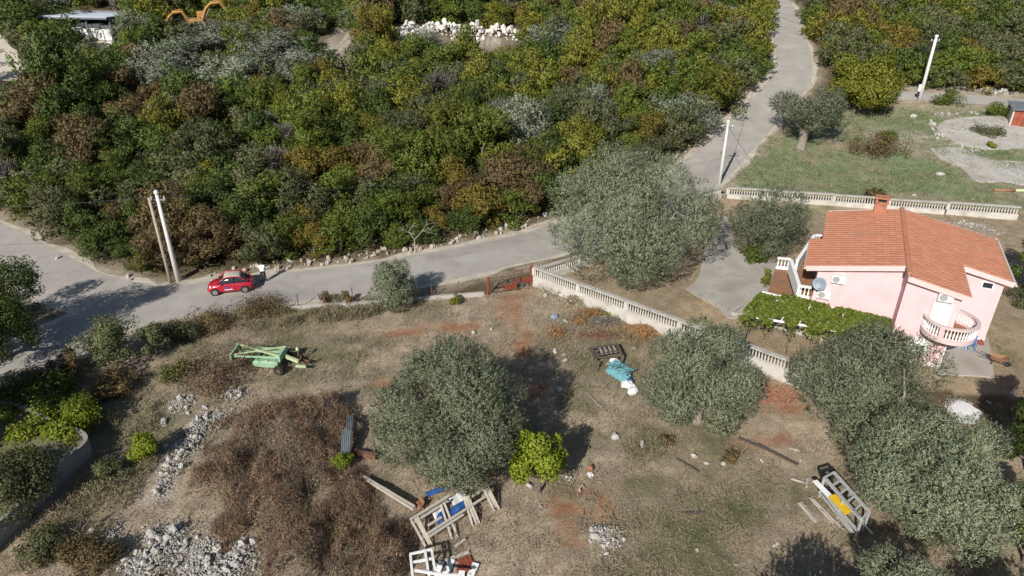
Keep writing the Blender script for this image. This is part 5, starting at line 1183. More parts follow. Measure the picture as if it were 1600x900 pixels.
for i, (x, y, rx, ry, hh, n, m, lab) in enumerate([(1003, 522, 1.3, 1.0, .8, 2600, 'orangeleaf', 'heap of orange dead branches against the balustrade wall'), (925, 492, 1.1, .7, .5, 1500, 'orangeleaf', 'smaller heap of orange dead branches left of the balustrade heap'), (905, 503, .6, .5, .4, 700, 'orangeleaf', 'small tuft of orange branches beside the grey sticks'), (870, 520, .7, .8, .35, 700, 'orangeleaf', 'low orange twig heap in the weeds at the left'), (940, 525, 1.7, .5, .2, 900, 'redleaf', 'flat mat of reddish leaves above the dark pallet'), (945, 503, 1.2, .6, .5, 900, 'twig', 'heap of grey sticks between the orange heaps'), (1212, 618, 1.5, 1.2, .4, 1500, 'redleaf', 'reddish leaf heap between the olives at the wall end'), (800, 447, 1.2, .5, .9, 700, 'twig', 'heap of grey sticks caught in the red gate'), (895, 475, 1.6, .6, .8, 1200, 'strawleaf', 'tall dry weeds at the foot of the balustrade wall')]): brush(x, y, rx, ry, hh, n, m, lab, 60 + i)
# steel rack with yellow planks
rk = []
T0, T1, B0_, B1_ = (1288, 746), (1346, 812), (1303, 738), (1358, 799)
for a, b in ((T0, T1), (B0_, B1_), ((1291, 749), (1343, 809))): rk.append(('long_rail', 'galv', (*a, 1.3), (*b, 1.3), .12, .12))
for k in range(6):
    u = k / 5; rk.append(('rung', 'galv', (T0[0] + (T1[0] - T0[0]) * u, T0[1] + (T1[1] - T0[1]) * u, 1.3), (B0_[0] + (B1_[0] - B0_[0]) * u, B0_[1] + (B1_[1] - B0_[1]) * u, 1.3), .08, .08))
for a, b in ((T0, T1), (B0_, B1_)): 
    g0, g1_ = at(*a, 1.3), at(*b, 1.3); p_, q_ = proj(g0.x, g0.y, .55), proj(g1_.x, g1_.y, .55); rk.append(('lower_rail', 'galv', (p_[0], p_[1], .55), (q_[0], q_[1], .55), .08, .08))
for p in (T0, T1, B0_, B1_, ((T0[0] + T1[0]) / 2, (T0[1] + T1[1]) / 2), ((B0_[0] + B1_[0]) / 2, (B0_[1] + B1_[1]) / 2)):
    g = at(*p, 1.3); q_ = proj(g.x, g.y, 0.02); rk.append(('leg', 'galv' if p != B0_ else 'steel_dark', (*p, 1.3), (q_[0], q_[1], .02), .09, .09))
for a, b in (((1281, 736), (1298, 731)), ((1281, 736), (1284, 748)), ((1298, 731), (1303, 740)), ((1282, 744), (1300, 740))): rk.append(('end_frame', 'steel_dark', (*a, 1.0), (*b, 1.0), .09, .09))
barset('steel_rack', 'grey steel rack like a wide ladder standing before the wide dark olive', 'rack', rk)
for i, (a, b, z, w_, m, lab) in enumerate([((1298, 775), (1324, 803), .95, .24, 'yellowplank', 'yellow plank on the side of the steel rack, left one'), ((1302, 773), (1328, 800), .97, .24, 'yellowplank', 'yellow plank on the side of the steel rack, right one'),
    ((1273, 751), (1298, 776), .9, .26, 'whiteboard', 'white board leaning at the left end of the steel rack'), ((1280, 762), (1334, 832), .45, .07, 'galv', 'long grey pipe beside the steel rack, inner one'), ((1279, 768), (1330, 832), .4, .07, 'galv', 'long grey pipe beside the steel rack, outer one'), ((1284, 764), (1340, 828), .5, .07, 'board', 'long pale batten beside the steel rack'),
    ((1348, 817), (1364, 835), .5, .09, 'galv', 'short pipe sticking out at the lower end of the steel rack'), ((1248, 786), (1275, 816), .08, .12, 'board', 'pale plank on the ground left of the rack, outer left'), ((1251, 784), (1279, 814), .08, .1, 'greywood', 'grey plank on the ground beside the outer pale plank'), ((1265, 777), (1302, 818), .08, .11, 'board', 'pale plank on the ground left of the rack, middle'), ((1270, 780), (1318, 828), .08, .1, 'board', 'long pale plank on the ground nearest to the rack'),
    ((1236, 748), (1260, 755), .06, .1, 'board', 'short pale batten lying near the rack end'), ((1262, 748), (1260, 762), .06, .1, 'board', 'short pale batten lying across near the rack end'), ((1154, 684), (1200, 703), .1, .16, 'darkwood', 'dark timber beam on the ground, upper left one'), ((1183, 694), (1247, 726), .12, .2, 'darkwood', 'dark timber beam on the ground, longer right one'), ((1057, 716), (1092, 737), .06, .08, 'darkwood', 'thin dark stick in the middle of the dry grass'), ((1065, 802), (1103, 800), .08, .14, 'darkwood', 'dark branch lying in the grass at the lower right'),
    ((920, 618), (940, 636), .05, .07, 'greywood', 'thin grey stick in the grass left of the white bags'), ((1234, 700), (1250, 705), .05, .1, 'board', 'short pale batten near the green patch')]):
    o = at(*a, z); tag(MB().bar((0, 0, 0), at(*b, z) - o, w_, .06 if w_ > .08 else w_).build('plank' if w_ >= .1 else 'batten', M[m], None, o, bevel=.006), lab, 'plank')
# patio things
M['blueplastic'] = mat('blue_plastic', (.05, .17, .4), .4, .08, 4); M['cyan'] = mat('light_blue_plastic', (.2, .5, .72), .4, .08, 4)
def pchair(px, py, rz, m, lab):
    g = at(px, py, 0); r = empty('garden_chair', (g.x, g.y, .09), rz, lab, 'chair', 'blue plastic chairs on the patio')
    MB().box((0, 0, .42), (.46, .46, .04)).build('seat', M[m], r, bevel=.015); b = MB(); [b.box((x, .22, .66), (.07, .03, .46)) for x in (-.18, -.06, .06, .18)]; b.box((0, .22, .9), (.46, .04, .07)); b.build('backrest', M[m], r)
    for x in (-.2, .2):
        for y in (-.2, .2): MB().bar((x, y, 0), (x * .95, y * .95, .42), .045).build('leg', M[m], r)
        MB().bar((x * 1.1, -.2, .64), (x * 1.1, .22, .66), .05, .03).build('armrest', M[m], r)
pchair(1516, 547, R_(-20), 'blueplastic', 'dark blue plastic chair on the patio below the balcony'); pchair(1501, 545, R_(70), 'cyan', 'light blue plastic chair on the patio left of the dark blue one')
bag(1531, 539, .2, .2, .35, 'small reddish bucket at the house corner on the patio', 'redgate', 12, 'bucket', 'bucket')
M['traybrown'] = mat('rusty_brown_tray', (.24, .13, .075), .8, .3, 6)
def barrow():
    g = at(1556, 570, 0); r = empty('wheelbarrow', (g.x, g.y, .02), R_(-25), 'brown wheelbarrow standing at the patio edge', 'wheelbarrow')
    b = MB(); b.add([(-.5, -.28, .6), (.5, -.3, .65), (.5, .3, .65), (-.5, .28, .6), (-.3, -.16, .34), (.2, -.18, .34), (.2, .18, .34), (-.3, .16, .34)], [(0, 1, 5, 4), (1, 2, 6, 5), (2, 3, 7, 6), (3, 0, 4, 7), (4, 5, 6, 7)]); b.build('tray', M['traybrown'], r)
    for s in (-1, 1): MB().bar((.55, s * .1, .2), (-1.0, s * .26, .62), .04).build('handle', M['darkwood'], r); MB().bar((-.25, s * .2, .42), (-.35, s * .22, 0), .04).build('leg', M['steel_dark'], r)
    wl = MB().lathe([(.05, -.04), (.16, -.04), (.18, 0), (.16, .04), (.05, .04)], 14).build('wheel', M['black'], r, (.6, 0, .18)); wl.rotation_euler = (R_(90), 0, 0)
barrow()

# ================================================================ STONES
M['rockpale'] = mat('pale_limestone', (.62, .59, .54), .95, .18, 2, .01, 20, spec=.1)
M['rockwhite'] = mat('white_lime_crumb', (.72, .71, .69), .95, .1, 3, spec=.1)
ROCKS = {'rock': [], 'rockwarm': [], 'rockpale': [], 'rockwhite': []}
for m in ROCKS:
    for i in range(7):
        r = np.random.default_rng(i + 40); bm = bmesh.new(); bmesh.ops.create_icosphere(bm, subdivisions=1 if i < 5 else 2, radius=.5)
        s = r.uniform(.6, 1.15, 3) * [1, .85, .7]
        for v in bm.verts: v.co = Vector(v.co * r.uniform(.72, 1.18)); v.co = Vector((v.co.x * s[0], v.co.y * s[1], v.co.z * s[2]))
        me = bpy.data.meshes.new('stone'); bm.to_mesh(me); bm.free(); me.materials.append(M[m]); ROCKS[m].append(me)
def heap(lab, spots, n, smin, smax, m='rock', seed=1, hh=.5, stuff=2500, name='rubble_heap', loose=1.0):
    """spots: px, py, radius across, stretch in depth"""
    r = np.random.default_rng(seed); g0 = at(spots[0][0], spots[0][1], 0); root = empty(name, g0, 0, lab, 'stone heap')
    cs = [(at(a, b, 0), rad * mpp(at(a, b, 0)), st) for a, b, rad, st in spots]; wt = np.array([c[1] ** 2 * c[2] for c in cs]); wt /= wt.sum()
    def pick():
        c, R, st = cs[r.choice(len(cs), p=wt)]; q_ = r.normal(size=2) * .5; x, y = c.x + q_[0] * R, c.y + q_[1] * R * st * 1.6
        zz = hh * max(0, 1 - np.hypot(*q_)) ; return x, y, h1(x, y) + zz * r.uniform(.5, 1)
    for k in range(n):
        x, y, z = pick(); s = smin + (smax - smin) * r.random() ** 2.5
        inst('stone', ROCKS[m][int(r.integers(7))], root, (x - g0.x, y - g0.y, z - g0.z + s * .12), tuple(r.uniform(0, 6.28, 3)), s)
    if stuff:
        vs, fs = [], []; co = [np.array([v.co for v in q_.vertices]) for q_ in ROCKS[m][:5]]; fa = [np.array([p.vertices for p in q_.polygons]) for q_ in ROCKS[m][:5]]; base = 0
        for k in range(stuff):
            x, y, z = pick(); s = smin * r.uniform(.25, 1.0); i = int(r.integers(5)); a = r.uniform(0, 6.28); c_, s_ = math.cos(a), math.sin(a); v = co[i] * s
            vs.append(np.stack([v[:, 0] * c_ - v[:, 1] * s_ + x - g0.x, v[:, 0] * s_ + v[:, 1] * c_ + y - g0.y, v[:, 2] + z - g0.z], -1)); fs.append(fa[i] + base); base += len(v)
        me = bpy.data.meshes.new('small_stones'); me.from_pydata(np.concatenate(vs).tolist(), [], np.concatenate(fs).tolist()); me.materials.append(M[m]); tag(inst('small_stones', me, root), kind='stuff')
heap('long heap of white limestone rubble along the left side of the brown bramble', [(310, 668, 26, 1), (288, 700, 26, 1.1), (268, 735, 22, 1.1), (250, 765, 16, 1), (345, 655, 26, .6), (392, 652, 26, .6), (425, 648, 18, .7), (285, 632, 26, .7), (365, 618, 22, .6)], 150, .14, .5, seed=2, hh=.35, stuff=3200)
heap('broad heap of white limestone rubble at the bottom left of the photo', [(250, 868, 46, .8), (310, 880, 50, .7), (375, 868, 32, .8), (215, 885, 30, .7), (236, 840, 18, 1), (175, 838, 16, 1.2), (270, 835, 26, .7), (350, 900, 60, .5)], 170, .14, .55, seed=3, hh=.3, stuff=4500)
heap('small heap of white rubble in the dry field near the bottom of the photo', [(940, 838, 22, .8), (955, 845, 18, .8), (964, 832, 9, 1), (930, 835, 14, .8)], 40, .12, .42, seed=4, hh=.22, stuff=700)
heap('long ridge of white boulders on the upper slope', [(640, 50, 26, 1), (625, 56, 12, 1), (700, 50, 26, .6), (740, 52, 26, .6), (780, 54, 26, .6), (815, 58, 16, .6), (670, 48, 20, .8)], 170, .6, 1.7, seed=5, hh=1.6, stuff=600, name='boulder_ridge', m='rockpale')
heap('patch of white boulders in the scrub near the top of the road', [(985, 42, 18, .6), (1000, 38, 14, .6), (1035, 48, 16, .5)], 40, .5, 1.4, seed=6, hh=.9, stuff=150, name='boulder_patch', m='rockpale')
heap('pale stones piled along the far side of the lane', [(1500, 140, 18, .4), (1540, 143, 30, .35), (1565, 146, 20, .35)], 60, .25, .8, seed=7, hh=.5, stuff=300)
heap('pale stones around the left rim of the concrete pad', [(1456, 197, 10, 1.5), (1468, 212, 12, .8), (1495, 228, 14, .5), (1480, 180, 20, .3), (1520, 178, 24, .3), (1530, 238, 20, .3)], 70, .2, .6, seed=8, hh=.2, stuff=300)
heap('white rubble on the slope behind the right end of the roof', [(1500, 352, 26, .4), (1530, 355, 26, .4), (1550, 362, 20, .4)], 40, .1, .4, seed=9, hh=.1, stuff=900)
heap('few broken white stones between the red soil tracks', [(908, 762, 8, 1), (925, 742, 10, 1), (893, 748, 10, .6)], 12, .1, .3, seed=10, hh=.05, stuff=60)
heap('white stones lying at the foot of the pergola kerb', [(1185, 508, 30, .2), (1245, 517, 20, .2)], 14, .08, .25, seed=11, hh=.05, stuff=90)
# single stones in the field
for i, (px, py, s, w_) in enumerate([(961, 685, .62, 'largest white stone, in the grass below the round olive'), (1003, 695, .42, 'white stone right of the largest one'), (1084, 714, .4, 'flat white stone left of the small dry weed'), (1103, 725, .34, 'white stone below the flat white stone'), (1130, 726, .36, 'white stone beside the small dry weed'), (867, 550, .45, 'white stone left of the dark pallet'), (881, 556, .3, 'small white stone right of the white stone by the pallet'), (883, 564, .4, 'pale stone in the grass right of the tree shade'), (875, 610, .5, 'pale stone at the edge of the central olive shade'), (891, 594, .26, 'small white stone below the pale stone'), (990, 546, .3, 'white stone on the orange brush heap'), (884, 503, .4, 'pale stone beside the blue grey sack'), (852, 463, .5, 'pale stone at the end of the red gate'), (865, 458, .4, 'pale flat stone near the balustrade corner'), (748, 544, .34, 'pale stone above the central olive'), (768, 515, .4, 'white stone in the upper grass'), (740, 521, .4, 'pale stone left of the white stone in the upper grass'), (827, 760, .4, 'pale stone at the foot of the lime green shrub'), (845, 792, .2, 'small white stone below the lime green shrub'), (947, 866, .28, 'small white stone below the rubble heap'), (1089, 860, .22, 'small white stone near the bottom of the dry field'), (1212, 853, .36, 'white stone left of the dark shade at the bottom'), (1150, 883, .18, 'tiny pale stone near the bottom edge'), (1190, 721, .26, 'small white stone below the long dark beam'), (1250, 720, .22, 'pale chip at the end of the long dark beam'), (256, 663, .6, 'white stone left of the rubble above the bramble'), (145, 830, .5, 'pale stone left of the broad rubble heap'), (240, 840, .75, 'largest pale block on the broad rubble heap'), (1580, 615, .35, 'white stone on the slope right of the lime heap'), (1545, 630, .3, 'pale stone above the lime heap'), (1427, 184, .9, 'pale stone on the meadow by the white pole'), (1468, 274, .9, 'pale boulder on the meadow below the concrete drive'), (1428, 306, .5, 'small white stone on the meadow behind the ridge'), (200, 432, .5, 'white stone at the road corner left of the poles'), (203, 438, .4, 'pale stone below the white stone at the road corner'), (90, 404, .5, 'pale stone on the verge of the side road')]):
    g = at(px, py, 0); r = random.Random(i); tag(inst('stone', ROCKS['rock'][5 + i % 2], None, (g.x, g.y, g.z + s * .15), (r.random() * .6, r.random() * .6, r.random() * 6), s), w_, 'stone', 'single stones')
# stones along the upper verge of the road
r_ = random.Random(9); P_ = np.array(ROAD); T_ = unit(np.gradient(P_, axis=0)); k_ = 0
for i in range(len(P_)):
    px, py, _ = proj(P_[i][0], P_[i][1], 0)
    if not (330 < px < 1215): continue
    n_ = 5 if 410 < px < 880 else 2
    for j in range(n_):
        q_ = P_[i] + T_[i] * r_.uniform(-1.3, 1.3) + np.array([-T_[i][1], T_[i][0]]) * r_.uniform(3.3, 4.9); s = r_.choice([.2, .25, .3, .4, .55, .7]) * r_.uniform(.7, 1.1); m = 'rockwarm' if r_.random() < .65 else 'rock'
        wh = 'behind the red car' if px < 460 else 'between the man and the small round olive' if px < 640 else 'before the bend' if px < 880 else 'on the upper road'
        tag(inst('stone', ROCKS[m][r_.randrange(7)], None, (q_[0], q_[1], h1(*q_) + s * .12), (r_.random() * 6, r_.random() * 6, r_.random() * 6), s), f"{'warm' if m == 'rockwarm' else 'white'} {'rock' if s > .38 else 'small stone'} on the road verge {wh}", 'stone', f'stones on the road verge {wh}')

# ================================================================ FAR THINGS
M['zinc'] = mat('white_metal_roof', (.62, .67, .74), .5, .04, 1.5, spec=.4)
M['shedwall'] = mat('grey_shed_wall', (.16, .165, .185), .8, .1, 1.5)
M['orange'] = mat('faded_orange_paint', (.36, .2, .06), .6, .15, 2, dirt=(.3, .15, .05), dscale=1)
def shed():
    g = G(178, 67); rz = R_(-6); r = empty('shed', (g.x, g.y, g.z), rz, 'open fronted grey shed with a white metal roof at the top left', 'shed')
    W, D, hf, hb = 12.0, 8.5, 3.9, 3.5; z0 = -1.0
    MB().box((-W / 2, D + .5, (hb + z0) / 2 + .4), (W, .15, hb - z0)).build('back_wall', M['shedwall'], r)
    MB().prism([(.0, 0), (.15, 0), (.15, D + .5), (0, D + .5)], z0, lambda x, y: hf - (hf - hb) * y / D - .02).build('side_wall', M['shedwall'], r)
    MB().prism([(-W, .0), (-W + .15, 0), (-W + .15, D + .5), (-W, D + .5)], z0, lambda x, y: hf - (hf - hb) * y / D - .02).build('side_wall', M['shedwall'], r)
    for x in (-W * .33, -W * .66): MB().box((x, .1, (hf + z0) / 2), (.2, .2, hf - z0)).build('post', M['shedwall'], r)
    n = 12
    for k in range(n):
        x0, x1 = -W - .3 + k * (W + .6) / n, -W - .3 + (k + 1) * (W + .6) / n - .03; z = lambda y: hf - (hf - hb) * y / D
        b = MB(); vs = [(x0, -.7, z(-.7)), (x1, -.7, z(-.7)), (x1, D + .9, z(D + .9)), (x0, D + .9, z(D + .9))]; vs += [(a, b_, c + .08) for a, b_, c in vs]
        b.add(vs, [(3, 2, 1, 0), (4, 5, 6, 7), (0, 1, 5, 4), (1, 2, 6, 5), (2, 3, 7, 6), (3, 0, 4, 7)]); b.build('roof_sheet', M['zinc'], r)
    MB().box((-W / 2, -.66, hf - .12), (W + .5, .1, .3)).build('fascia', M['shedwall'], r)
    mt = Matrix.Translation(g) @ Matrix.Rotation(rz, 4, 'Z')
    bagm = MB().box((0, 0, .09), (.85, .55, .17)).mesh('bag', M['bagwhite'])
    for i in range(5):
        for row in range(2):
            p = mt @ Vector((-1.0 - i * 1.35, 1.0 + row * 1.5, 0)); p.z = h1(p.x, p.y)
            s = empty('bag_stack', p, rz, f"{('rightmost','second from right','middle','fourth from right','leftmost')[i]} stack of white sacks in the {'front' if row == 0 else 'back'} row inside the shed", 'sacks', 'stacks of white sacks in the shed')
            MB().box((0, 0, .07), (1.15, 1.15, .14)).build('pallet', M['greywood'], s)
            for l in range(9 + row * 2 - i % 2): 
                for sx in (-.3, .3):
                    for sy in (-.3, .3): inst('bag', bagm, s, (sx + .02 * math.sin(l * 3 + i), sy, .14 + l * .18), (0, 0, R_(90 * (l % 2)) * 0 + .05 * math.sin(l * 5.1)), (.66, 1, 1))
    for a, b in (((-2.0, -2.6), 0), ((.6, -1.6), 1)):
        p = mt @ Vector((a[0], a[1], 0)); p.z = h1(p.x, p.y); tag(MB().box((0, 0, .35), (.9, .8, .7)).build('white_bag', M['bagwhite'], None, p, .3, bevel=.12), ('white big bag on the ground in front of the shed', 'white big bag at the right corner of the shed')[b], 'bag')
    yard = [mt @ Vector(q_) for q_ in ((-W, -5, 0), (.5, -4.5, 0), (1, 7, 0), (-W, 7, 0))]
    MBy = MB().prism([(p.x, p.y) for p in yard], lambda x, y: h1(x, y) - .2, lambda x, y: h1(x, y) + .05).build('shed_yard', M['dirt_track']); tag(MBy, kind='structure')
shed()
def excavator(px, py, rz, lab, sc=1.0):
    g = G(px, py); r = empty('excavator', g, rz, lab, 'excavator', 'orange excavators at the shed', (sc, sc, sc))
    for s in (-1, 1):
        t = MB(); pts = []
        for k in range(16):
            a = 2 * math.pi * k / 16; pts.append((1.3 * (1 if math.cos(a) > 0 else -1) * .75 + .45 * math.cos(a), .45 + .42 * math.sin(a)))
        t.add([(x, s * .9 - .25, z) for x, z in pts] + [(x, s * .9 + .25, z) for x, z in pts], [tuple(range(16)), tuple(range(31, 15, -1))] + [(k, (k + 1) % 16, 16 + (k + 1) % 16, 16 + k) for k in range(16)]); t.build('track', M['black'], r)
    MB().box((-.3, 0, 1.35), (2.9, 2.2, .9)).build('engine_house', M['orange'], r, bevel=.1)
    cb = MB().box((.6, .55, 2.25), (1.3, .95, 1.3)).build('cab', M['orange'], r, bevel=.08); MB().box((1.27, .55, 2.35), (.03, .8, .85)).build('window', M['darkglass'], cb); MB().box((.6, 1.04, 2.35), (1.0, .03, .8)).build('window', M['darkglass'], cb)
    MB().box((-1.65, 0, 1.4), (.5, 2.2, 1.0)).build('counterweight', M['greysheet'], r, bevel=.08)
    MB().tube([(.9, -.3, 1.5), (1.8, -.3, 3.3), (2.7, -.3, 4.1), (4.4, -.3, 4.3)], [.28, .34, .3, .2], 4).build('boom', M['orange'], r)
    MB().tube([(4.1, -.3, 4.6), (4.9, -.3, 3.2), (5.1, -.3, 2.0)], [.26, .22, .15], 4).build('stick', M['orange'], r)
    MB().tube([(1.3, -.3, 1.8), (2.4, -.3, 3.4)], .09, 6).build('ram', M['chrome'], r); MB().tube([(2.6, -.3, 4.4), (4.1, -.3, 4.7)], .09, 6).build('ram', M['orange'], r)
    b = MB(); b.add([(4.7, -.8, 2.1), (5.4, -.8, 2.0), (5.3, -.8, 1.3), (4.8, -.8, 1.1), (4.4, -.8, 1.5), (4.7, .2, 2.1), (5.4, .2, 2.0), (5.3, .2, 1.3), (4.8, .2, 1.1), (4.4, .2, 1.5)], [(0, 1, 2, 3, 4), (9, 8, 7, 6, 5), (1, 2, 7, 6), (2, 3, 8, 7), (3, 4, 9, 8), (4, 0, 5, 9)]); b.build('bucket', M['steel_dark'], r)
excavator(256, 57, R_(4), 'orange excavator with a bent boom, left one above the olive grove', .9); excavator(312, 46, R_(8), 'orange excavator with a raised boom, right one above the olive grove', 1.0)
def van(px, py, lab, rz):
    g = G(px, py); r = empty('white_van', g, rz, lab, 'van')
    def s(x, w, t, b): return [(x, -w, b), (x, w, b), (x, w, (t + b) / 2), (x, w * .85, t), (x, -w * .85, t), (x, -w, (t + b) / 2)]
    loft([s(-2.4, .85, 1.9, .4), s(-2.2, .95, 2.1, .3), s(.8, .95, 2.1, .3), s(1.5, .93, 1.5, .3), s(2.3, .88, 1.1, .3), s(2.45, .8, .9, .4)], M['decalwhite'], 'body', r, smooth=False)
    MB().add([(.88, -.8, 2.03), (.88, .8, 2.03), (1.48, .82, 1.52), (1.48, -.82, 1.52)], [(0, 1, 2, 3)]).build('windscreen', M['darkglass'], r)
    t = MB().lathe([(.05, -.1), (.3, -.1), (.34, 0), (.3, .1), (.05, .1)], 14).mesh('wheel', M['black'])
    for x in (-1.5, 1.5):
        for y in (-.9, .9): inst('wheel', t, r, (x, y, .34), (R_(90), 0, 0))
van(378, 40, 'white van half hidden behind the upper olive grove', R_(-170)); 
def hut():
    g = G(1576, 196); r = empty('hut', g, R_(-24), 'low rusty red hut with a grey roof at the right edge by the concrete pad', 'hut'); W, D, h = 5.0, 3.5, 2.0
    MB().box((.09, D / 2, h / 2 - .3), (.18, D, h + .6)).build('side_wall', M['wallwhite'], r); MB().box((W / 2, D, h / 2 - .3), (W, .15, h + .6)).build('back_wall', M['wallwhite'], r)
    for k in range(9): x = .2 + (k + .5) * (W - .2) / 9; MB().box((x, 0 + .01 * (k % 2), h / 2 - .3), ((W - .2) / 9 - .02, .06, h + .58)).build('rusty_panel', M['rustred'], r)
    for k in range(7): x = -.2 + (k + .5) * (W + .5) / 7; MB().box((x, D / 2, h + .1), ((W + .5) / 7 - .02, D + .8, .07), M=Matrix.Rotation(.05, 4, 'X')).build('roof_sheet', M['greysheet'], r)
M['rustred'] = mat('rusted_red_sheet', (.28, .075, .045), .85, .35, 2, dirt=(.13, .06, .045), dscale=1.2)
hut()
p_, q_ = G(1553, 297, .15), G(1620, 298, .15); pp = empty('striped_pipe', p_, 0, 'orange and yellow pipe lying on the meadow at the right edge', 'pipe')
MB().tube([(0, 0, 0), (q_ - p_) * .5], .14, 8).build('orange_half', M['redearth'], pp, smooth=True); MB().tube([(q_ - p_) * .5, q_ - p_], .15, 8).build('yellow_half', M['strawmat'] if 'strawmat' in M else M['mintpale'], pp, smooth=True)
g = G(10, 137); tk = empty('cart', g, R_(10), 'small dark trailer standing on the pale track at the left edge', 'trailer'); MB().box((0, 0, .7), (2.2, 1.2, .25)).build('bed', M['darkwood'], tk)
for x in (-.7, .7): MB().bar((x, -.6, .8), (x, -.6, 1.3), .08).build('side_post', M['darkwood'], tk)
MB().bar((-1.1, -.6, 1.25), (1.1, -.6, 1.25), .08).build('side_rail', M['darkwood'], tk); tw_ = MB().lathe([(.05, -.1), (.33, -.1), (.35, 0), (.33, .1), (.05, .1)], 14).mesh('wheel', M['black'])
for y in (-.7, .7): inst('wheel', tw_, tk, (0, y, .35), (R_(90), 0, 0))
bag(36, 153, 1.1, .7, .7, 'white sacks dumped at the edge of the pale track', 'bagwhite', 15, 'sack_pile', 'sacks')
# dead grey trees
def dead_tree(px, py, hh, lab, seed):
    r = np.random.default_rng(seed); b = MB(); g = G(px, py)
    def grow(p, d, L, rad, lv):
        q_ = p + d * L; b.tube([p, p.lerp(q_, .5) + Vector(r.normal(size=3) * L * .06), q_], [rad, rad * .8, rad * .55], 5)
        if lv:
            for k in range(int(r.integers(2, 4))): grow(q_, (d + Vector(r.normal(size=3) * .65)).normalized(), L * r.uniform(.55, .8), rad * .55, lv - 1)
    grow(Vector((0, 0, -.2)), Vector((.05, -.1, 1)).normalized(), hh * .36, .06, 4)
    root = empty('dead_tree', g, 0, lab, 'tree'); b.build('branches', M['deadwood'], root)
M['deadwood'] = mat('bleached_wood', (.42, .39, .35), .9, .15, 6)
dead_tree(648, 395, 4.2, 'bare bleached dead tree at the road verge above the bend', 1); dead_tree(1115, 165, 5, 'bare pale dead tree at the thicket edge above the upper road', 2); dead_tree(690, 190, 5, 'pale dead branches sticking out of the mid thicket', 3); dead_tree(915, 100, 4, 'bare dead twigs right of the wide upper olive', 4)

# ================================================================ GRASS, BRAMBLE, UNDERGROWTH (nobody could count these)
def clear_px(x, y):
    z = H(x, y); dep = y * CP + (CAM_H - z) * SP; px = 800 + FPX * x / dep; py = 450 - FPX * (y * SP - (CAM_H - z) * CP) / dep; k = np.ones(x.shape, bool)
    for a, b, w_, h_ in CLEAR: k &= ~((np.abs(px - a) < w_) & (np.abs(py - b) < h_))
    return k
def scatter(name, lab, cat, m, n, poly, seed, ln, wd, hmax, ymax=1e9, up=.8, mask=None):
    r = np.random.default_rng(seed); p = np.array(poly); x = r.uniform(p[:, 0].min(), p[:, 0].max(), n * 3); y = r.uniform(p[:, 1].min(), min(p[:, 1].max(), ymax), n * 3)
    k = inside(poly, x, y) & (seg_dist(ROAD, x, y) > 2.95) & (seg_dist(SIDE, x, y) > 2.75)
    if mask is not None: k &= mask(x, y, r)
    x, y = x[k][:n], y[k][:n]; n = len(x); c = vnoise(x, y, 1.1, seed + 3) * 1.3 + .2
    d = unit(np.stack([r.normal(size=n), r.normal(size=n), np.full(n, up)], -1)); L = ln * r.uniform(.5, 1.5, n) * c
    z = H(x, y) + np.maximum(.02, r.random(n) ** 1.5 * hmax * c); pos = np.stack([x, y, z], -1) + d * (L * .3)[:, None]
    tag(inst(name, leaf_mesh(name, pos, d, L, wd, m, r)), lab, cat, kind='stuff')
VIEW = lambda x, y: (np.abs(x) < .76 * (y * CP + 11.7) + 2) & (y > 16.5)
M['drygrass'] = leafmat('dry_grass', [(.38, .305, .215), (.295, .235, .155), (.47, .385, .285), (.235, .19, .115)], .3, .8, 0)
M['greengrass'] = leafmat('green_grass', [(.17, .205, .1), (.235, .255, .14), (.14, .175, .075)], .3, .8, 0)
M['weed'] = leafmat('dull_weed', [(.24, .215, .125), (.19, .185, .095), (.32, .275, .175), (.25, .19, .12)], .25, .8, 0)
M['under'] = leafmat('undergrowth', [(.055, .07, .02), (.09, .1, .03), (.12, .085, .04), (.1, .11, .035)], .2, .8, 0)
redm = lambda x, y: blobs(RED, x, y, 21)
path = G(905, 800)
def fieldmask(x, y, r): return VIEW(x, y) & (redm(x, y) < r.random(len(x)) * .7) & (vnoise(x, y, 2.4, 15) * .75 + .45 > r.random(len(x)))
def greenmask(x, y, r): return VIEW(x, y) & ((blobs(GREEN, x, y, 41) > r.random(len(x)) * .55) | (vnoise(x, y, 3, 19) > .72)) & (redm(x, y) < .3)
scatter('dry_grass', 'dry straw coloured grass covering the field', 'grass', M['drygrass'], 85000, FIELD, 1, .3, .022, .06, 51, .75, fieldmask)
scatter('green_grass', 'patches of greener grass in the field', 'grass', M['greengrass'], 22000, FIELD, 2, .22, .025, .05, 51, .9, greenmask)
scatter('weeds', 'taller dull weeds in the field', 'weeds', M['weed'], 26000, FIELD, 3, .32, .03, .3, 51, .9, lambda x, y, r: fieldmask(x, y, r) & (vnoise(x, y, 1.7, 23) > .56))
scatter('yard_grass', 'thin dry grass in the yard of the pink house', 'grass', M['drygrass'], 14000, YARD, 4, .22, .03, .05, 62, .8, lambda x, y, r: VIEW(x, y) & (vnoise(x, y, 2, 27) > .45))
scatter('meadow_grass', 'short green grass on the meadow behind the balustrade', 'grass', M['greengrass'], 26000, MEADOW, 5, .3, .05, .05, 100, .8, lambda x, y, r: VIEW(x, y) & (blobs(MGREEN, x, y, 31) + .35 * vnoise(x, y, 2, 33) > r.random(len(x)) * .8) & (seg_dist(LANE, x, y) > 2))
scatter('meadow_straw', 'dry tufts on the meadow behind the balustrade', 'grass', M['drygrass'], 12000, MEADOW, 6, .3, .045, .05, 100, .8, lambda x, y, r: VIEW(x, y) & (vnoise(x, y, 2.2, 35) > .5) & (seg_dist(LANE, x, y) > 2))
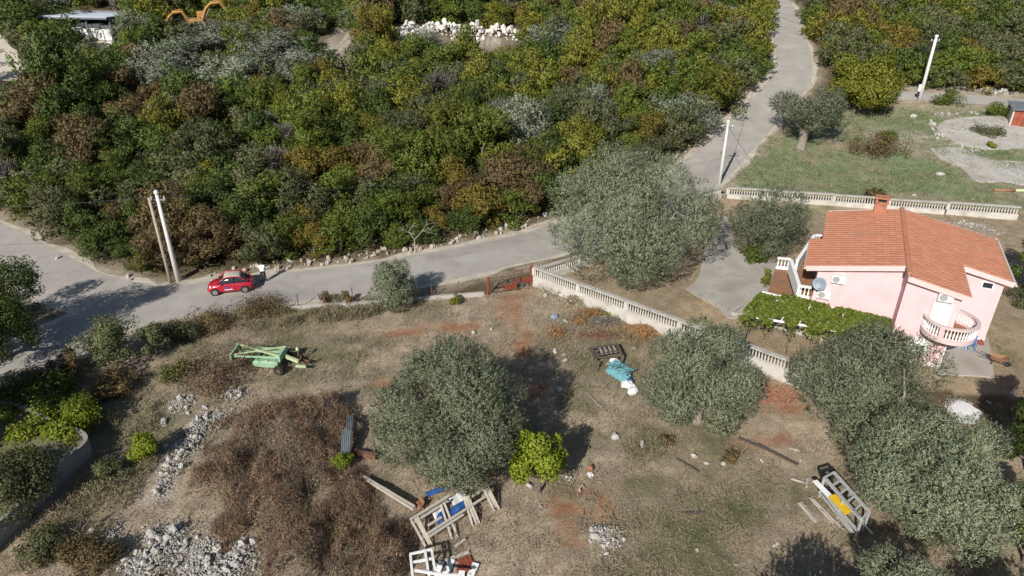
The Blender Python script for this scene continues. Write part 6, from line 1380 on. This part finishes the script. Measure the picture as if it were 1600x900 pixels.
scatter('undergrowth', 'low undergrowth below the thicket bushes', 'undergrowth', M['under'], 60000, THICK, 7, .34, .17, .9, 130, .2, lambda x, y, r: VIEW(x, y) & (seg_dist(ROAD, x, y) > 3.9) & (seg_dist(SIDE, x, y) > 3.5) & (seg_dist(TRACK, x, y) > 3) & clear_px(x, y))
WALLW = poly_px([(845, 450), (1235, 600), (1225, 622), (1100, 585), (960, 530), (850, 480)])
scatter('wall_weeds', 'dry weeds along the foot of the balustrade wall', 'weeds', M['weed'], 7000, WALLW, 10, .4, .035, .55, 60, .9, lambda x, y, r: (vnoise(x, y, 1.5, 57) > .42))
EDGE_ = poly_px([(330, 500), (440, 470), (560, 466), (640, 474), (570, 500), (440, 512)])
scatter('verge_weeds', 'brown and green weeds between the low kerb wall and the field', 'weeds', M['weed'], 9000, EDGE_, 8, .35, .035, .5, 60, .9, lambda x, y, r: (vnoise(x, y, 1.2, 51) > .4))
LEFTW = poly_px([(0, 620), (120, 560), (230, 590), (260, 700), (180, 830), (120, 900), (0, 900), (60, 830), (150, 720)])
scatter('verge_weeds', 'rough weeds beside the garden wall and the lower road', 'weeds', M['weed'], 16000, LEFTW, 9, .3, .035, .45, 45, .9, lambda x, y, r: (vnoise(x, y, 1.0, 53) > .45))
BR = poly_px([(345, 668), (400, 640), (450, 628), (520, 630), (545, 660), (560, 730), (600, 790), (645, 840), (640, 905), (560, 930), (420, 910), (395, 850), (310, 805), (300, 740), (322, 690)])
heap('scatter of white lime crumbs over the lime heap right of the olives', [(1497, 640, 20, .7), (1515, 643, 22, .6), (1506, 634, 20, .6)], 12, .05, .16, seed=14, hh=.1, stuff=2600, name='lime_crumbs', m='rockwhite')
VERGE = poly_px([(-60, 660), (-60, 340), (200, 425), (420, 425), (860, 350), (1100, 240), (1200, 120), (1300, 120), (1240, 220), (1100, 330), (860, 440), (400, 520), (200, 560)])
scatter('roadside_grass', 'ragged dry grass and weeds along both edges of the road', 'grass', M['weed'], 16000, VERGE, 11, .34, .035, .3, 110, .8, lambda x, y, r: VIEW(x, y) & (seg_dist(ROAD, x, y) < 2.9 + 2.2 * vnoise(x, y, 1.6, 59)) & (vnoise(x, y, .9, 60) > .42))
def bramble():
    r = np.random.default_rng(12); n = 210000; p = np.array(BR); x = r.uniform(p[:, 0].min() - 1.5, p[:, 0].max() + 1.5, n); y = r.uniform(p[:, 1].min() - 1.5, p[:, 1].max() + 1.5, n)
    sd_ = seg_dist(BR, x, y, True) * np.where(inside(BR, x, y), 1, -1) + (vnoise(x, y, 1.3, 71) - .5) * 2.4 + (vnoise(x, y, .45, 72) - .5) * 1.2
    dens = np.clip(sd_ * 1.1 + .35, 0, 1) * np.clip(vnoise(x, y, .8, 61) * 2.2 - .1, .12, 1); k = dens > r.random(n); x, y, sd_ = x[k], y[k], sd_[k]
    ed = np.clip(sd_ / 1.4 + .1, .06, 1); cl = np.clip(vnoise(x, y, 1.9, 63) * 1.7 - .45, 0, 1); mound = ed * (.12 + 1.25 * cl + .95 * vnoise(x, y, .75, 65) ** 1.5 * (vnoise(x, y, .33, 66) + .35)); n = len(x)
    z = H(x, y) + mound * (1 - r.random(n) ** 2.0 * .8); pos = np.stack([x, y, z + .03], -1); d = unit(r.normal(size=(n, 3)) + [0, 0, .25])
    root = empty('bramble_thicket', (0, 0, 0), 0, 'large mass of brown dry brambles at the lower left of the field', 'bramble'); root['kind'] = 'stuff'
    tone = vnoise(x, y, 2.6, 73) + .35 * (vnoise(x, y, .6, 74) - .5); who = np.where(r.random(n) < .17, 3, np.where(tone < .4, 0, np.where(tone < .6, 1, 2)))
    for w_, nm, m, ln, wd in ((0, 'dry_leaves', 'bramble', .1, .055), (1, 'dry_leaves', 'bramble_red', .1, .055), (2, 'dry_leaves', 'bramble_grey', .11, .05), (3, 'canes', 'cane', .7, .016)):
        q_ = who == w_; m_ = int(q_.sum()); off = [0, 0, .16] if w_ == 3 else [0, 0, 0]
        tag(inst(nm, leaf_mesh(nm, pos[q_] + off, unit(d[q_] * [.6, .6, .6] + [0, 0, .75]) if w_ == 3 else d[q_], ln * r.uniform(.5, 1.6, m_), wd, M[m], r), root), kind='stuff')
M['bramble_red'] = leafmat('bramble_red_leaf', [(.19, .115, .07), (.255, .16, .1), (.15, .1, .065)], .2)
M['bramble_grey'] = leafmat('bramble_grey_leaf', [(.22, .165, .12), (.3, .235, .18), (.17, .14, .1), (.19, .18, .09)], .2)
M['cane'] = leafmat('bramble_cane', [(.17, .1, .07), (.24, .16, .11), (.13, .09, .07), (.3, .24, .19)], .1)
bramble()
